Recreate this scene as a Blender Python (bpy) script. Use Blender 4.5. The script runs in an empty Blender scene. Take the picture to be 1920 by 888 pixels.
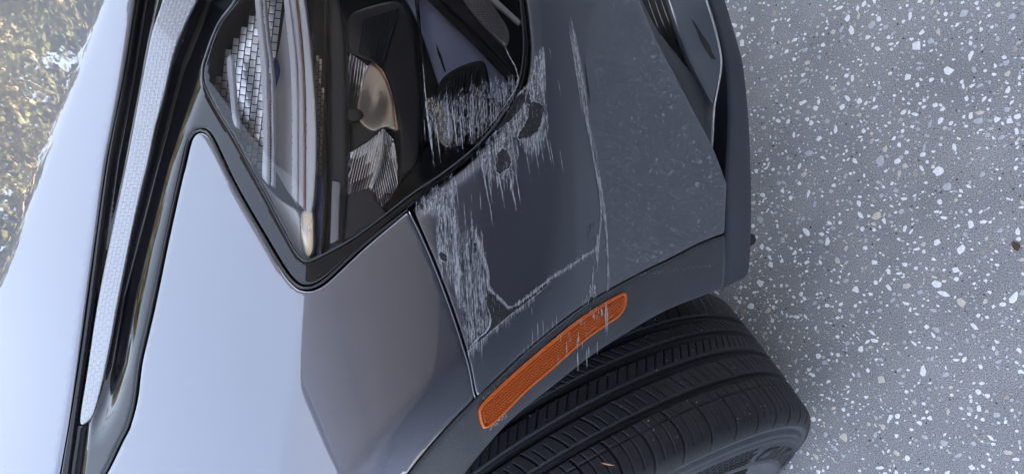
import bpy, math, random
import numpy as np
from mathutils import Vector, Matrix, geometry
random.seed(7); rng = np.random.default_rng(7)
scene = bpy.context.scene
COL = scene.collection
R = math.radians

# ------------------------------------------------------------------ camera
CAM_H, CAM_TH, CAM_ROLL, FPX = 1.326, .773, .036, 1463.0
dv = np.array([0, math.cos(CAM_TH), -math.sin(CAM_TH)])
uv = np.array([0, math.sin(CAM_TH), math.cos(CAM_TH)])
rv = np.array([1., 0, 0])
ORG = np.array([0, 0, CAM_H])
cr_, sr_ = math.cos(CAM_ROLL), math.sin(CAM_ROLL)
right = -cr_ * uv + sr_ * rv
upv = sr_ * uv + cr_ * rv
cam_d = bpy.data.cameras.new('camera'); cam = bpy.data.objects.new('camera', cam_d); COL.objects.link(cam)
cam.matrix_world = Matrix((
    (right[0], upv[0], -dv[0], 0), (right[1], upv[1], -dv[1], 0), (right[2], upv[2], -dv[2], CAM_H), (0, 0, 0, 1)))
cam_d.sensor_width = 36; cam_d.lens = 36 * FPX / 1920; cam_d.clip_start = .02; cam_d.clip_end = 500
scene.camera = cam

# ------------------------------------------------------------------ light
SUN_AZ, SUN_EL = 118, 42
world = bpy.data.worlds.new('World'); scene.world = world; world.use_nodes = True
wn = world.node_tree; bg = wn.nodes['Background']
sky = wn.nodes.new('ShaderNodeTexSky'); sky.sky_type = 'NISHITA'; sky.sun_disc = False
sky.sun_elevation = R(SUN_EL); sky.sun_rotation = R(SUN_AZ)
sky.air_density = 1.0; sky.dust_density = 2.0; sky.ozone_density = 1.0
bg.inputs[1].default_value = .15
hs = wn.nodes.new('ShaderNodeHueSaturation'); hs.inputs['Saturation'].default_value = .56
wn.links.new(sky.outputs[0], hs.inputs['Color']); wn.links.new(hs.outputs[0], bg.inputs[0])
sd = bpy.data.lights.new('sun', 'SUN'); sd.energy = 5; sd.angle = R(.5); sd.color = (1, .93, .8)
so = bpy.data.objects.new('sun', sd); COL.objects.link(so)
a, e = R(SUN_AZ), R(SUN_EL)
so.rotation_euler = Vector((-math.sin(a) * math.cos(e), -math.cos(a) * math.cos(e), -math.sin(e))).to_track_quat('-Z', 'Y').to_euler()
so.location = (4, -3, 6)
scene.view_settings.view_transform = 'Standard'; scene.view_settings.look = 'None'
scene.view_settings.exposure = 2.9; scene.view_settings.gamma = 1
scene.render.engine = 'CYCLES'
scene.cycles.max_bounces = 10; scene.cycles.transparent_max_bounces = 16

# ------------------------------------------------------------------ materials
def mat(name, col, rough=.5, metal=0., coat=0., coat_rough=.03, noise=0., nscale=40, bump=0., bscale=200, spec=.5, fn=None):
    m = bpy.data.materials.new(name); m.use_nodes = True
    nt = m.node_tree; b = nt.nodes['Principled BSDF']
    b.inputs['Base Color'].default_value = (*col, 1); b.inputs['Roughness'].default_value = rough
    b.inputs['Metallic'].default_value = metal; b.inputs['Coat Weight'].default_value = coat
    b.inputs['Coat Roughness'].default_value = coat_rough; b.inputs['Specular IOR Level'].default_value = spec
    tc = nt.nodes.new('ShaderNodeTexCoord')
    if noise:
        n = nt.nodes.new('ShaderNodeTexNoise'); n.inputs['Scale'].default_value = nscale; n.inputs['Detail'].default_value = 6
        nt.links.new(tc.outputs['Object'], n.inputs['Vector'])
        cr = nt.nodes.new('ShaderNodeValToRGB')
        cr.color_ramp.elements[0].position = .3; cr.color_ramp.elements[1].position = .7
        cr.color_ramp.elements[0].color = (*[c * (1 - noise) for c in col], 1)
        cr.color_ramp.elements[1].color = (*[min(1, c * (1 + noise)) for c in col], 1)
        nt.links.new(n.outputs['Fac'], cr.inputs['Fac']); nt.links.new(cr.outputs['Color'], b.inputs['Base Color'])
    if bump:
        n2 = nt.nodes.new('ShaderNodeTexNoise'); n2.inputs['Scale'].default_value = bscale; n2.inputs['Detail'].default_value = 4
        nt.links.new(tc.outputs['Object'], n2.inputs['Vector'])
        bp = nt.nodes.new('ShaderNodeBump'); bp.inputs['Strength'].default_value = bump; bp.inputs['Distance'].default_value = .001
        nt.links.new(n2.outputs['Fac'], bp.inputs['Height']); nt.links.new(bp.outputs['Normal'], b.inputs['Normal'])
    if fn: fn(nt, b, tc)
    return m

def paint_fn(nt, b, tc):
    # metallic flake and a faint waviness under the clear coat
    n = nt.nodes.new('ShaderNodeTexNoise'); n.inputs['Scale'].default_value = 1500; n.inputs['Detail'].default_value = 2
    nt.links.new(tc.outputs['Object'], n.inputs['Vector'])
    bp = nt.nodes.new('ShaderNodeBump'); bp.inputs['Strength'].default_value = .25; bp.inputs['Distance'].default_value = .0006
    nt.links.new(n.outputs['Fac'], bp.inputs['Height']); nt.links.new(bp.outputs['Normal'], b.inputs['Normal'])
    n2 = nt.nodes.new('ShaderNodeTexNoise'); n2.inputs['Scale'].default_value = 70; n2.inputs['Detail'].default_value = 3
    nt.links.new(tc.outputs['Object'], n2.inputs['Vector'])
    bp2 = nt.nodes.new('ShaderNodeBump'); bp2.inputs['Strength'].default_value = .012; bp2.inputs['Distance'].default_value = .0008
    nt.links.new(n2.outputs['Fac'], bp2.inputs['Height']); nt.links.new(bp2.outputs['Normal'], b.inputs['Coat Normal'])
M = {}
M['paint'] = mat('grey_metallic_paint', (.120, .128, .162), .36, .8, 1., .015, fn=paint_fn)
M['paint'].node_tree.nodes['Principled BSDF'].inputs['Coat IOR'].default_value = 1.9
M['gloss_black'] = mat('gloss_black_plastic', (.006, .006, .008), .07, 0, 0, .02, spec=.42)
M['black'] = mat('matt_black_plastic', (.01, .01, .012), .6)
M['rubber_seal'] = mat('black_seal', (.008, .008, .01), .35)
M['clad'] = mat('dark_grey_grained_plastic', (.05, .055, .068), .42, bump=.35, bscale=900, noise=.12, nscale=25)
M['lip'] = mat('dark_blue_grey_plastic', (.030, .036, .055), .38, bump=.2, bscale=700, noise=.1, nscale=20)
M['dark_housing'] = mat('dark_lamp_plastic', (.010, .012, .018), .3, noise=.3, nscale=30)
M['housing_mid'] = mat('charcoal_lamp_plastic', (.028, .031, .042), .3)
M['chrome'] = mat('lamp_chrome', (.96, .96, .98), .34, .85)
M['chrome_gold'] = mat('warm_lamp_chrome', (.9, .78, .6), .28, .75)
M['flute'] = mat('fluted_chrome', (.95, .95, .98), .12, 1.)
M['flute_gold'] = mat('warm_fluted_chrome', (.95, .85, .65), .12, 1.)
M['satin'] = mat('satin_silver', (.8, .81, .86), .38, .2, noise=.08, nscale=20)
M['satin_grey'] = mat('satin_grey', (.42, .42, .44), .42, .2)
M['silver'] = mat('light_silver', (.92, .93, .97), .35, 0)
M['guide'] = mat('clear_light_guide', (.78, .79, .88), .12, 0, .5)
M['guide_white'] = mat('whitened_light_guide', (.92, .93, .98), .25, 0, .5)  # clear guides; the white base stands in for the sky they mirror
M['copper'] = mat('copper_tinted_edge', (.6, .4, .3), .2, .9)
M['sky_panel'] = mat('sky_tinted_gloss_panel', (.42, .47, .72), .3, .1, .2)  # blue painted in for the sky reflected by this lamp panel
M['blue_glass'] = mat('deep_blue_plastic', (.015, .03, .16), .1, 0, .5)
M['bowl'] = mat('bronze_bowl_chrome', (.55, .49, .43), .28, .85)
M['scuff'] = mat('whitish_scuff', (.36, .368, .405), .7, noise=.15, nscale=90)
M['scuff_dim'] = mat('dull_scuff', (.15, .156, .185), .7, noise=.15, nscale=90)
M['blade_grey'] = mat('grey_satin_trim_paint', (.11, .12, .15), .35, .3, .3, .1)
def film_fn(lo, hi):
    def f(nt, b, tc):
        mp = nt.nodes.new('ShaderNodeMapping'); mp.inputs['Scale'].default_value = (6, 520, 520)
        n = nt.nodes.new('ShaderNodeTexNoise'); n.inputs['Scale'].default_value = 1; n.inputs['Detail'].default_value = 2
        nt.links.new(tc.outputs['Object'], mp.inputs[0]); nt.links.new(mp.outputs[0], n.inputs['Vector'])
        mr = nt.nodes.new('ShaderNodeMapRange'); mr.inputs[1].default_value = .38; mr.inputs[2].default_value = .62; mr.inputs[3].default_value = lo; mr.inputs[4].default_value = hi
        nt.links.new(n.outputs['Fac'], mr.inputs[0]); nt.links.new(mr.outputs[0], b.inputs['Alpha'])
    return f
M['scuff'] = mat('whitish_scuff', (.40, .408, .45), .7, fn=film_fn(.5, 1.))
M['scuff_dim'] = mat('dull_scuff', (.24, .247, .285), .7, fn=film_fn(.15, .9))
M['film_thin'] = mat('thin_smeared_film', (.30, .31, .35), .7, fn=film_fn(-.5, .5))
M['film'] = mat('smeared_paint_film', (.33, .34, .385), .7, fn=film_fn(-.35, .75))
M['underplastic'] = mat('bare_dark_bumper_plastic', (.016, .018, .022), .75, noise=.6, nscale=500, bump=.6, bscale=700)
M['rim'] = mat('dark_rim', (.008, .008, .009), .7, 0, spec=.1)

def floor_fn(nt, b, tc):
    def noise(scale, det=5):
        n = nt.nodes.new('ShaderNodeTexNoise'); n.inputs['Scale'].default_value = scale; n.inputs['Detail'].default_value = det
        nt.links.new(tc.outputs['Object'], n.inputs['Vector']); return n
    def ramp(src, stops):
        c = nt.nodes.new('ShaderNodeValToRGB'); el = c.color_ramp.elements
        el[0].position, el[0].color = stops[0][0], (*stops[0][1], 1); el[1].position, el[1].color = stops[-1][0], (*stops[-1][1], 1)
        for p, cc in stops[1:-1]:
            k = el.new(p); k.color = (*cc, 1)
        nt.links.new(src, c.inputs['Fac']); return c
    n1 = noise(520, 8); r1 = ramp(n1.outputs['Fac'], [(.36, (.15, .152, .16)), (.5, (.285, .288, .30)), (.64, (.44, .44, .45))])
    n2 = noise(9, 4); r2 = ramp(n2.outputs['Fac'], [(.3, (.82, .82, .83)), (.7, (1.08, 1.07, 1.05))])
    mx = nt.nodes.new('ShaderNodeMix'); mx.data_type = 'RGBA'; mx.blend_type = 'MULTIPLY'; mx.inputs[0].default_value = 1
    nt.links.new(r1.outputs[0], mx.inputs[6]); nt.links.new(r2.outputs[0], mx.inputs[7])
    v = nt.nodes.new('ShaderNodeTexVoronoi'); v.inputs['Scale'].default_value = 130; v.inputs['Randomness'].default_value = 1
    nt.links.new(tc.outputs['Object'], v.inputs['Vector'])
    r3 = ramp(v.outputs['Distance'], [(.10, (.22, .22, .22)), (.17, (1, 1, 1))])
    vc = nt.nodes.new('ShaderNodeSeparateColor'); nt.links.new(v.outputs['Color'], vc.inputs[0])
    gt = nt.nodes.new('ShaderNodeMath'); gt.operation = 'GREATER_THAN'; gt.inputs[1].default_value = .86
    nt.links.new(vc.outputs[0], gt.inputs[0])
    mx2 = nt.nodes.new('ShaderNodeMix'); mx2.data_type = 'RGBA'; mx2.blend_type = 'MULTIPLY'
    nt.links.new(gt.outputs[0], mx2.inputs[0]); nt.links.new(mx.outputs[2], mx2.inputs[6]); nt.links.new(r3.outputs[0], mx2.inputs[7])
    nt.links.new(mx2.outputs[2], b.inputs['Base Color'])
    bp = nt.nodes.new('ShaderNodeBump'); bp.inputs['Strength'].default_value = .5; bp.inputs['Distance'].default_value = .0008
    nt.links.new(n1.outputs['Fac'], bp.inputs['Height']); nt.links.new(bp.outputs['Normal'], b.inputs['Normal'])
M['floor'] = mat('terrazzo_binder', (.28, .28, .3), .5, fn=floor_fn)
M['chip_white'] = mat('white_stone_chip', (.86, .86, .88), .42, noise=.12, nscale=120)
M['chip_grey'] = mat('grey_stone_chip', (.50, .51, .55), .45, noise=.15, nscale=120)
M['chip_cream'] = mat('cream_stone_chip', (.64, .58, .50), .45, noise=.15, nscale=120)
M['chip_tan'] = mat('tan_stone_chip', (.42, .35, .30), .5, noise=.2, nscale=120)
M['chip_dark'] = mat('dark_grit', (.04, .045, .055), .6)
M['rubber'] = mat('tyre_rubber', (.014, .016, .021), .6, noise=.25, nscale=60, bump=.3, bscale=900)
M['rubber_side'] = mat('tyre_sidewall_rubber', (.042, .046, .058), .55, noise=.15, nscale=50, bump=.15, bscale=600)
M['dust'] = mat('pale_dust', (.5, .5, .52), .9)
M['moulded'] = mat('moulded_lettering', (.004, .004, .006), .5)
M['leaf'] = mat('dry_leaf', (.42, .22, .13), .7, noise=.3, nscale=200)
M['leaf_dark'] = mat('dark_dry_leaf', (.08, .045, .035), .7, noise=.3, nscale=200)
M['amber'] = mat('amber_reflector', (.42, .088, .018), .3, 0, 0, .05, spec=.35)
M['amber_edge'] = mat('amber_rim', (.55, .115, .018), .3, 0, 0, .03, spec=.4)
M['wall'] = mat('garage_wall', (.17, .18, .25), .8, noise=.06, nscale=3)
M['door_panel'] = mat('garage_door_panel', (.66, .605, .575), .6, noise=.05, nscale=3)
M['ceiling'] = mat('garage_ceiling', (.22, .22, .25), .85, noise=.05, nscale=3)
M['white_trim'] = mat('white_door_trim', (.6, .6, .6), .6)
M['grass'] = mat('dry_ground', (.16, .14, .07), .9, noise=.4, nscale=1.5)
M['bark'] = mat('tree_bark', (.46, .34, .19), .9, noise=.35, nscale=14)
M['foliage'] = mat('tree_foliage', (.13, .12, .04), .75, noise=.3, nscale=3)

# clear lens: thin clear plastic, reflection by Fresnel
def lens_mat(name, tint):
    m = bpy.data.materials.new(name); m.use_nodes = True; nt = m.node_tree
    for n in list(nt.nodes): nt.nodes.remove(n)
    out = nt.nodes.new('ShaderNodeOutputMaterial'); mix = nt.nodes.new('ShaderNodeMixShader')
    tr = nt.nodes.new('ShaderNodeBsdfTransparent'); tr.inputs[0].default_value = (*tint, 1)
    gl = nt.nodes.new('ShaderNodeBsdfGlossy'); gl.inputs['Roughness'].default_value = .015
    fr = nt.nodes.new('ShaderNodeFresnel'); fr.inputs[0].default_value = 1.42
    nt.links.new(fr.outputs[0], mix.inputs[0]); nt.links.new(tr.outputs[0], mix.inputs[1]); nt.links.new(gl.outputs[0], mix.inputs[2])
    nt.links.new(mix.outputs[0], out.inputs[0]); return m
M['lens'] = lens_mat('clear_lamp_lens', (.94, .95, .96))

# streaked gouge: plastic laid bare, scored along the scrape
# ------------------------------------------------------------------ helpers: objects
def link(name, verts, faces, m, parent=None, smooth=True, sharp=None, mats=None, midx=None):
    me = bpy.data.meshes.new(name)
    me.from_pydata([tuple(map(float, v)) for v in verts], [], [tuple(int(i) for i in f) for f in faces])
    if mats:
        for k in mats: me.materials.append(M[k])
        if midx is not None: me.polygons.foreach_set('material_index', np.asarray(midx, dtype=np.int32))
    else: me.materials.append(M[m] if isinstance(m, str) else m)
    if smooth: me.polygons.foreach_set('use_smooth', [True] * len(me.polygons))
    if sharp is not None: me.set_sharp_from_angle(angle=R(sharp))
    me.update()
    o = bpy.data.objects.new(name, me); COL.objects.link(o)
    if parent is not None: setpar(o, parent)
    return o
PW = {}
def setpar(o, p):
    o.parent = p
    if p.name in PW: o.matrix_parent_inverse = Matrix.Translation(-Vector(PW[p.name]))
def empty(name, loc, parent=None):
    o = bpy.data.objects.new(name, None); COL.objects.link(o); o.empty_display_size = .05
    o.location = loc
    if parent is not None: setpar(o, parent)
    PW[o.name] = loc
    return o
def tag(o, label=None, cat=None, group=None, kind=None):
    if label: o['label'] = label
    if cat: o['category'] = cat
    if group: o['group'] = group
    if kind: o['kind'] = kind
    return o

# ------------------------------------------------------------------ helpers: the car's skin
# The skin is a thin-plate surface through measured stations (sight line, distance in metres).
def ray(px, py):
    px = np.asarray(px, float); py = np.asarray(py, float)
    a = (960 - px) / FPX; b = (444 - py) / FPX
    a, b = a * cr_ + b * sr_, -a * sr_ + b * cr_
    return dv + a[..., None] * uv + b[..., None] * rv
def sdist(px, py, pts):          # signed distance to an open polyline (positive to its right-hand, x-larger side)
    P = np.stack([np.asarray(px, float), np.asarray(py, float)], -1); best = None; sg = None
    for i in range(len(pts) - 1):
        A = np.array(pts[i], float); B = np.array(pts[i + 1], float); AB = B - A
        t = ((P - A) @ AB) / (AB @ AB)
        lo = -1e9 if i == 0 else 0; hi = 1e9 if i == len(pts) - 2 else 1
        t = np.clip(t, lo, hi); D = P - (A + t[..., None] * AB)
        d = np.sqrt((D ** 2).sum(-1)); s = np.sign(AB[1] * D[..., 0] - AB[0] * D[..., 1]) * (1 if AB[1] > 0 else -1)
        if best is None: best, sg = d, s
        else:
            w = d < best; best = np.where(w, d, best); sg = np.where(w, s, sg)
    return best * sg
HOODLINE = [(215, -40), (190, 40), (150, 140), (100, 270), (50, 400), (0, 530), (-120, 800)]
FENLINE = [(600, -80), (592, 300), (582, 440), (572, 545), (560, 640), (553, 720), (540, 800), (528, 930)]
FLARE = [(1200, 405), (1130, 455), (1035, 525), (956, 592), (876, 659), (800, 722), (730, 795), (650, 888), (620, 930)]
BUMPLINE = [(1040, -60), (1070, 40), (1100, 200), (1125, 330), (1140, 480), (1140, 700)]
def soft(s, w): return .5 * (s + np.sqrt(s * s + w * w))
def creases(px, py):
    px = np.asarray(px, float); py = np.asarray(py, float)
    c = 0
    c = c - 2.6e-4 * soft(-sdist(px, py, HOODLINE), 5)
    c = c - 6.0e-4 * soft(-sdist(px, py, FENLINE), 6)
    c = c - 2.6e-4 * soft(sdist(px, py, FLARE), 5)
    return c
def tps(CP, lam=3e-3, base=None):
    CP = np.array(CP, float); X = CP[:, :2] / 1000; n = len(X)
    k = lambda r2: .5 * r2 * np.log(r2 + 1e-12)
    D = ((X[:, None] - X[None]) ** 2).sum(-1); A = k(D) + lam * np.eye(n)
    P = np.c_[np.ones(n), X]; Mx = np.block([[A, P], [P.T, np.zeros((3, 3))]])
    rhs = 1 / CP[:, 2]
    if base: rhs = rhs - base(CP[:, 0], CP[:, 1])
    w = np.linalg.solve(Mx, np.r_[rhs, np.zeros(3)])
    def F(px, py):
        q = np.stack([np.asarray(px, float), np.asarray(py, float)], -1) / 1000
        d = ((q[..., None, :] - X) ** 2).sum(-1)
        v = k(d) @ w[:n] + w[n] + q @ w[n + 1:]
        if base: v = v + base(px, py)
        return 1 / v
    return F
SKIN = [(-100,0,1.72),(-100,444,1.60),(-100,888,1.39),
(200,0,1.225),(200,444,1.135),(200,888,1.085),
(375,243,1.035),(400,0,1.065),(400,600,.965),(400,888,.94),
(560,0,1.015),(560,300,.955),(560,535,.91),(560,700,.885),(560,888,.845),
(700,0,.992),(700,300,.92),(700,450,.885),(700,700,.845),(700,888,.814),
(860,0,.995),(860,150,.935),(860,340,.90),(860,500,.873),(860,660,.853),
(1000,0,1.025),(1000,300,.92),(1000,500,.885),(1000,650,.865),
(1120,0,1.085),(1120,300,.965),(1120,550,.90),
(1230,0,1.16),(1250,300,1.045),(1250,490,.985),(1350,340,1.105),(1360,437,1.07),
(895,748,.84),(830,815,.820),(770,888,.810),
(1250,580,.99),(1110,665,.915),(960,785,.865),(870,888,.832),(1390,515,1.16)]
# The stations fix the broad shape; the slope of each panel (hood top, hood side, wing, bumper face,
# flare round the wheel) is then faired so the highlights run smoothly, with true creases between panels.
SK0 = tps(SKIN, 3e-3)
GS, GX0, GY0 = 6., -260., -110.
GNX, GNY = 291, 215
def fair_skin():
    gx = GX0 + GS * np.arange(GNX); gy = GY0 + GS * np.arange(GNY); X, Y = np.meshgrid(gx, gy, indexing='ij')
    def target(X, Y):
        sh = sdist(X, Y, HOODLINE); sf = sdist(X, Y, FENLINE); sl = sdist(X, Y, FLARE)
        st = lambda s, w: 1 / (1 + np.exp(-s / w))
        nzC = np.interp(X, [-200, 200, 400, 545, 600], [.985, .978, .968, .950, .945])
        nxC = np.interp(Y, [-100, 250, 888], [.15, .09, .07]); wn_ = np.clip((X - 260) / 290, 0, 1) ** 2; nxC = nxC * (1 - wn_) + .215 * wn_
        nzA = .993 + 0 * X; nxA = np.interp(Y, [-100, 300, 888], [.10, .08, .07])
        nzD = np.interp(X, [540, 600, 700, 800, 900, 1000, 1060, 1120, 1200, 1300, 1450], [.875, .855, .81, .745, .66, .50, .39, .27, .21, .18, .16])
        a = np.interp(X, [540, 700, 850, 1000, 1150, 1450], [.26, .30, .36, .37, .30, .28]); b_ = np.interp(X, [540, 700, 900, 1150, 1450], [.28, .24, .05, .10, .10])
        nzD = nzD - .055 * np.clip((Y - 560) / 300, 0, 1) * np.clip((760 - X) / 120, 0, 1)
        nxD = a + (b_ - a) * np.clip((Y + 50) / 940, 0, 1)
        nzF = np.interp(sl, [0, 60, 160, 300], [.42, .26, .10, .02]); nxF = np.interp(Y, [430, 600, 888], [.22, .06, -.10])
        wA = st(-sh, 2.5); wD = st(sf, 2.5)
        nz = nzC * (1 - wA) + nzA * wA; nx = nxC * (1 - wA) + nxA * wA
        wd = wD; nz = nz * (1 - wd) + nzD * wd; nx = nx * (1 - wd) + nxD * wd
        wF = st(sl, 3.5) * (X > 560)
        nz2 = np.minimum(nz, nzF); k_ = np.clip((nz - nz2) / .12, 0, 1)
        nz = nz * (1 - wF) + nz2 * wF; nx = nx * (1 - wF * k_) + nxF * wF * k_
        ny = -np.sqrt(np.clip(1 - nx * nx - nz * nz, 1e-4, 1)); return np.stack([nx, ny, nz], -1)
    def grad(Xm, Ym, dx, dy):
        n = target(Xm, Ym); rd = (ray(Xm + dx, Ym + dy) - ray(Xm - dx, Ym - dy)) / (2 * (dx + dy))
        return -(n * rd).sum(-1) / (n * ray(Xm, Ym)).sum(-1)
    gX = grad((X[1:] + X[:-1]) / 2, Y[1:], .5, 0) * GS; gY = grad(X[:, 1:], (Y[:, 1:] + Y[:, :-1]) / 2, 0, .5) * GS
    gX = np.clip(gX, -.03, .03); gY = np.clip(gY, -.03, .03)
    u0 = np.log(SK0(X, Y)); mu = (GS / 420.) ** 2
    def A(u):
        o = mu * u; d = u[1:] - u[:-1]; o[1:] += d; o[:-1] -= d; d = u[:, 1:] - u[:, :-1]; o[:, 1:] += d; o[:, :-1] -= d; return o
    b = mu * u0; b[1:] += gX; b[:-1] -= gX; b[:, 1:] += gY; b[:, :-1] -= gY
    u = u0.copy(); r = b - A(u); p = r.copy(); rr = (r * r).sum()
    for _ in range(900):
        Ap = A(p); al = rr / (p * Ap).sum(); u += al * p; r -= al * Ap; r2 = (r * r).sum()
        if r2 < 1e-14: break
        p = r + (r2 / rr) * p; rr = r2
    return u
LNT = fair_skin()
def SK(px, py):
    px = np.asarray(px, float); py = np.asarray(py, float)
    fx = np.clip((px - GX0) / GS, 1.001, GNX - 2.001); fy = np.clip((py - GY0) / GS, 1.001, GNY - 2.001)
    ix = fx.astype(int); iy = fy.astype(int); tx = fx - ix; ty = fy - iy
    def w(t): return ((1 - t) ** 3 / 6, (3 * t ** 3 - 6 * t * t + 4) / 6, (-3 * t ** 3 + 3 * t * t + 3 * t + 1) / 6, t ** 3 / 6)
    wx, wy = w(tx), w(ty); o = 0
    for i in range(4):
        for j in range(4): o = o + wx[i] * wy[j] * LNT[ix + i - 1, iy + j - 1]
    return np.exp(o)
LIPD = tps([(1361,0,1.265),(1332,0,1.235),(1395,120,1.23),(1363,120,1.20),(1408,240,1.215),(1367,246,1.17),(1410,360,1.205),(1363,334,1.13),
(1360,437,1.078),(1400,520,1.175),(1352,540,1.105),(1410,440,1.195)])
FWD = np.array([.866, -.5, 0]); NS = np.array([-.5, -.866, 0])
WC = np.array([-.382, .808, .345])
def Pt(px, py, off=0., F=SK):
    t = F(px, py) + off
    return ORG + ray(px, py) * np.asarray(t)[..., None]
def nrm(px, py, F=SK, e=2.):
    a = Pt(px + e, py, 0, F) - Pt(px - e, py, 0, F); b = Pt(px, py + e, 0, F) - Pt(px, py - e, 0, F)
    n = np.cross(a, b); n /= np.linalg.norm(n, axis=-1, keepdims=True)
    return -n * np.sign((n * ray(px, py)).sum(-1, keepdims=True))
def curve(pts, closed=True, step=8.):
    """smooth curve through (x, y) or (x, y, 1) where 1 marks a hard corner"""
    n = len(pts); out = []
    P = [np.array(p[:2], float) for p in pts]; K = [len(p) > 2 and p[2] for p in pts]
    rngi = range(n if closed else n - 1)
    for i in rngi:
        p1, p2 = P[i], P[(i + 1) % n]
        p0 = P[i - 1] if (closed or i > 0) else 2 * p1 - p2
        p3 = P[(i + 2) % n] if (closed or i + 2 < n) else 2 * p2 - p1
        L = np.linalg.norm(p2 - p1)
        m1 = (p2 - p1) if K[i] else (p2 - p0) * L / (np.linalg.norm(p2 - p1) + np.linalg.norm(p1 - p0) + 1e-9)
        m2 = (p2 - p1) if K[(i + 1) % n] else (p3 - p1) * L / (np.linalg.norm(p3 - p2) + np.linalg.norm(p2 - p1) + 1e-9)
        k = max(1, int(round(L / step)))
        for j in range(k):
            t = j / k; t2, t3 = t * t, t * t * t
            out.append((2*t3-3*t2+1)*p1 + (t3-2*t2+t)*m1 + (-2*t3+3*t2)*p2 + (t3-t2)*m2)
    if not closed: out.append(P[-1])
    return np.array(out)
def inside(Q, poly):
    x, y = Q[:, 0], Q[:, 1]; c = np.zeros(len(Q), bool); n = len(poly)
    for i in range(n):
        x1, y1 = poly[i]; x2, y2 = poly[(i + 1) % n]
        if y1 == y2: continue
        cond = ((y1 > y) != (y2 > y)) & (x < (x2 - x1) * (y - y1) / (y2 - y1) + x1); c ^= cond
    return c
def edist(Q, poly):
    best = np.full(len(Q), 1e9)
    for i in range(len(poly)):
        A = poly[i]; AB = poly[(i + 1) % len(poly)] - A
        t = np.clip(((Q - A) @ AB) / (AB @ AB + 1e-12), 0, 1)
        best = np.minimum(best, np.hypot(*(Q - (A + t[:, None] * AB)).T))
    return best
def patch(name, poly, m, parent, F=SK, off=0., sp=14., roll=(2.5, .002), thick=.006, holes=(), extra=None, smooth_poly=True, holeroll=None, step=6., uvax=None):
    """sheet cut to an outline on the skin, with rolled edges and a turned-back flange"""
    loops = [curve(poly, True, step) if smooth_poly else np.array([p[:2] for p in poly], float)]
    loops += [curve(h, True, step) if smooth_poly else np.array([p[:2] for p in h], float) for h in holes]
    V, E_ = [], []; nb = []
    for L in loops:
        s = len(V); V += list(L); E_ += [(s + i, s + (i + 1) % len(L)) for i in range(len(L))]; nb.append((s, len(L)))
    def ins(Q):
        c = inside(Q, loops[0])
        for L in loops[1:]: c &= ~inside(Q, L)
        return c
    w, dep = roll
    ring = []
    if w > 0:
        for L in loops:
            T = np.roll(L, -1, 0) - np.roll(L, 1, 0); T /= np.linalg.norm(T, axis=1, keepdims=True) + 1e-9
            N = np.c_[-T[:, 1], T[:, 0]]
            for k in (.15, .45, 1.):
                for sg in (1, -1):
                    Q = L + N * sg * w * k
                    ok = ins(Q); Q = Q[ok]
                    if len(Q):
                        dd = np.min([edist(Q, LL) for LL in loops], 0); Q = Q[dd > w * k * .9]
                        ring += list(Q)
    P0 = np.array(loops[0]); lo, hi = P0.min(0), P0.max(0)
    gy = np.arange(lo[1], hi[1], sp * .87); G = []
    for j, yy in enumerate(gy):
        xs = np.arange(lo[0] + (sp / 2 if j % 2 else 0), hi[0], sp); G.append(np.c_[xs, np.full(len(xs), yy)])
    G = np.concatenate(G) if G else np.zeros((0, 2))
    if len(G):
        G = G[ins(G)]
        if len(G):
            dd = np.min([edist(G, LL) for LL in loops], 0); G = G[dd > max(w * 1.5, sp * .35)]
    allv = V + ring + list(G)
    r = geometry.delaunay_2d_cdt([Vector((float(p[0]), float(p[1]))) for p in allv], E_, [], 0, 1e-4)
    Q = np.array([[v.x, v.y] for v in r[0]]); T = np.array([list(f) for f in r[2]])
    cen = Q[T].mean(1); T = T[ins(cen)]
    D = np.min([edist(Q, LL) for LL in loops], 0)
    o = off + (extra(Q[:, 0], Q[:, 1]) if extra else 0)
    P = Pt(Q[:, 0], Q[:, 1], o, F); N = nrm(Q[:, 0], Q[:, 1], F)
    if w > 0:
        q = np.clip(1 - D / w, 0, 1); P = P - N * (dep * (1 - np.sqrt(1 - .98 * q * q)))[:, None]
    # orient towards camera
    a, b, c = P[T[:, 0]], P[T[:, 1]], P[T[:, 2]]
    fl = ((np.cross(b - a, c - a)) * (a - ORG)).sum(1) > 0; T[fl] = T[fl][:, ::-1]
    verts = list(P); faces = [tuple(t) for t in T]
    if thick > 0:
        cnt = {}
        for t in T:
            for i in range(3):
                e2 = (t[i], t[(i + 1) % 3]); k = (min(e2), max(e2))
                cnt[k] = None if k in cnt else e2
        be = [v for v in cnt.values() if v]
        mp = {}
        back = N * thick * .6 + np.zeros_like(N)
        rr = ray(Q[:, 0], Q[:, 1]); rr /= np.linalg.norm(rr, axis=1, keepdims=True)
        for e2 in be:
            for i in e2:
                if i not in mp: mp[i] = len(verts); verts.append(P[i] - back[i] + rr[i] * thick * .6)
        for i, j in be: faces.append((j, i, mp[i], mp[j]))
    ob = link(name, verts, faces, m, parent, True, 50 if thick > 0 else None)
    if uvax:    # local coordinates along a part, for its relief
        me = ob.data; ul = me.uv_layers.new(name='UVMap')
        UV = np.zeros((len(verts), 2)); UV[:len(Q)] = uvax(Q)
        idx = np.zeros(len(me.loops), np.int32); me.loops.foreach_get('vertex_index', idx)
        ul.data.foreach_set('uv', UV[idx].ravel())
    return ob
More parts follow.
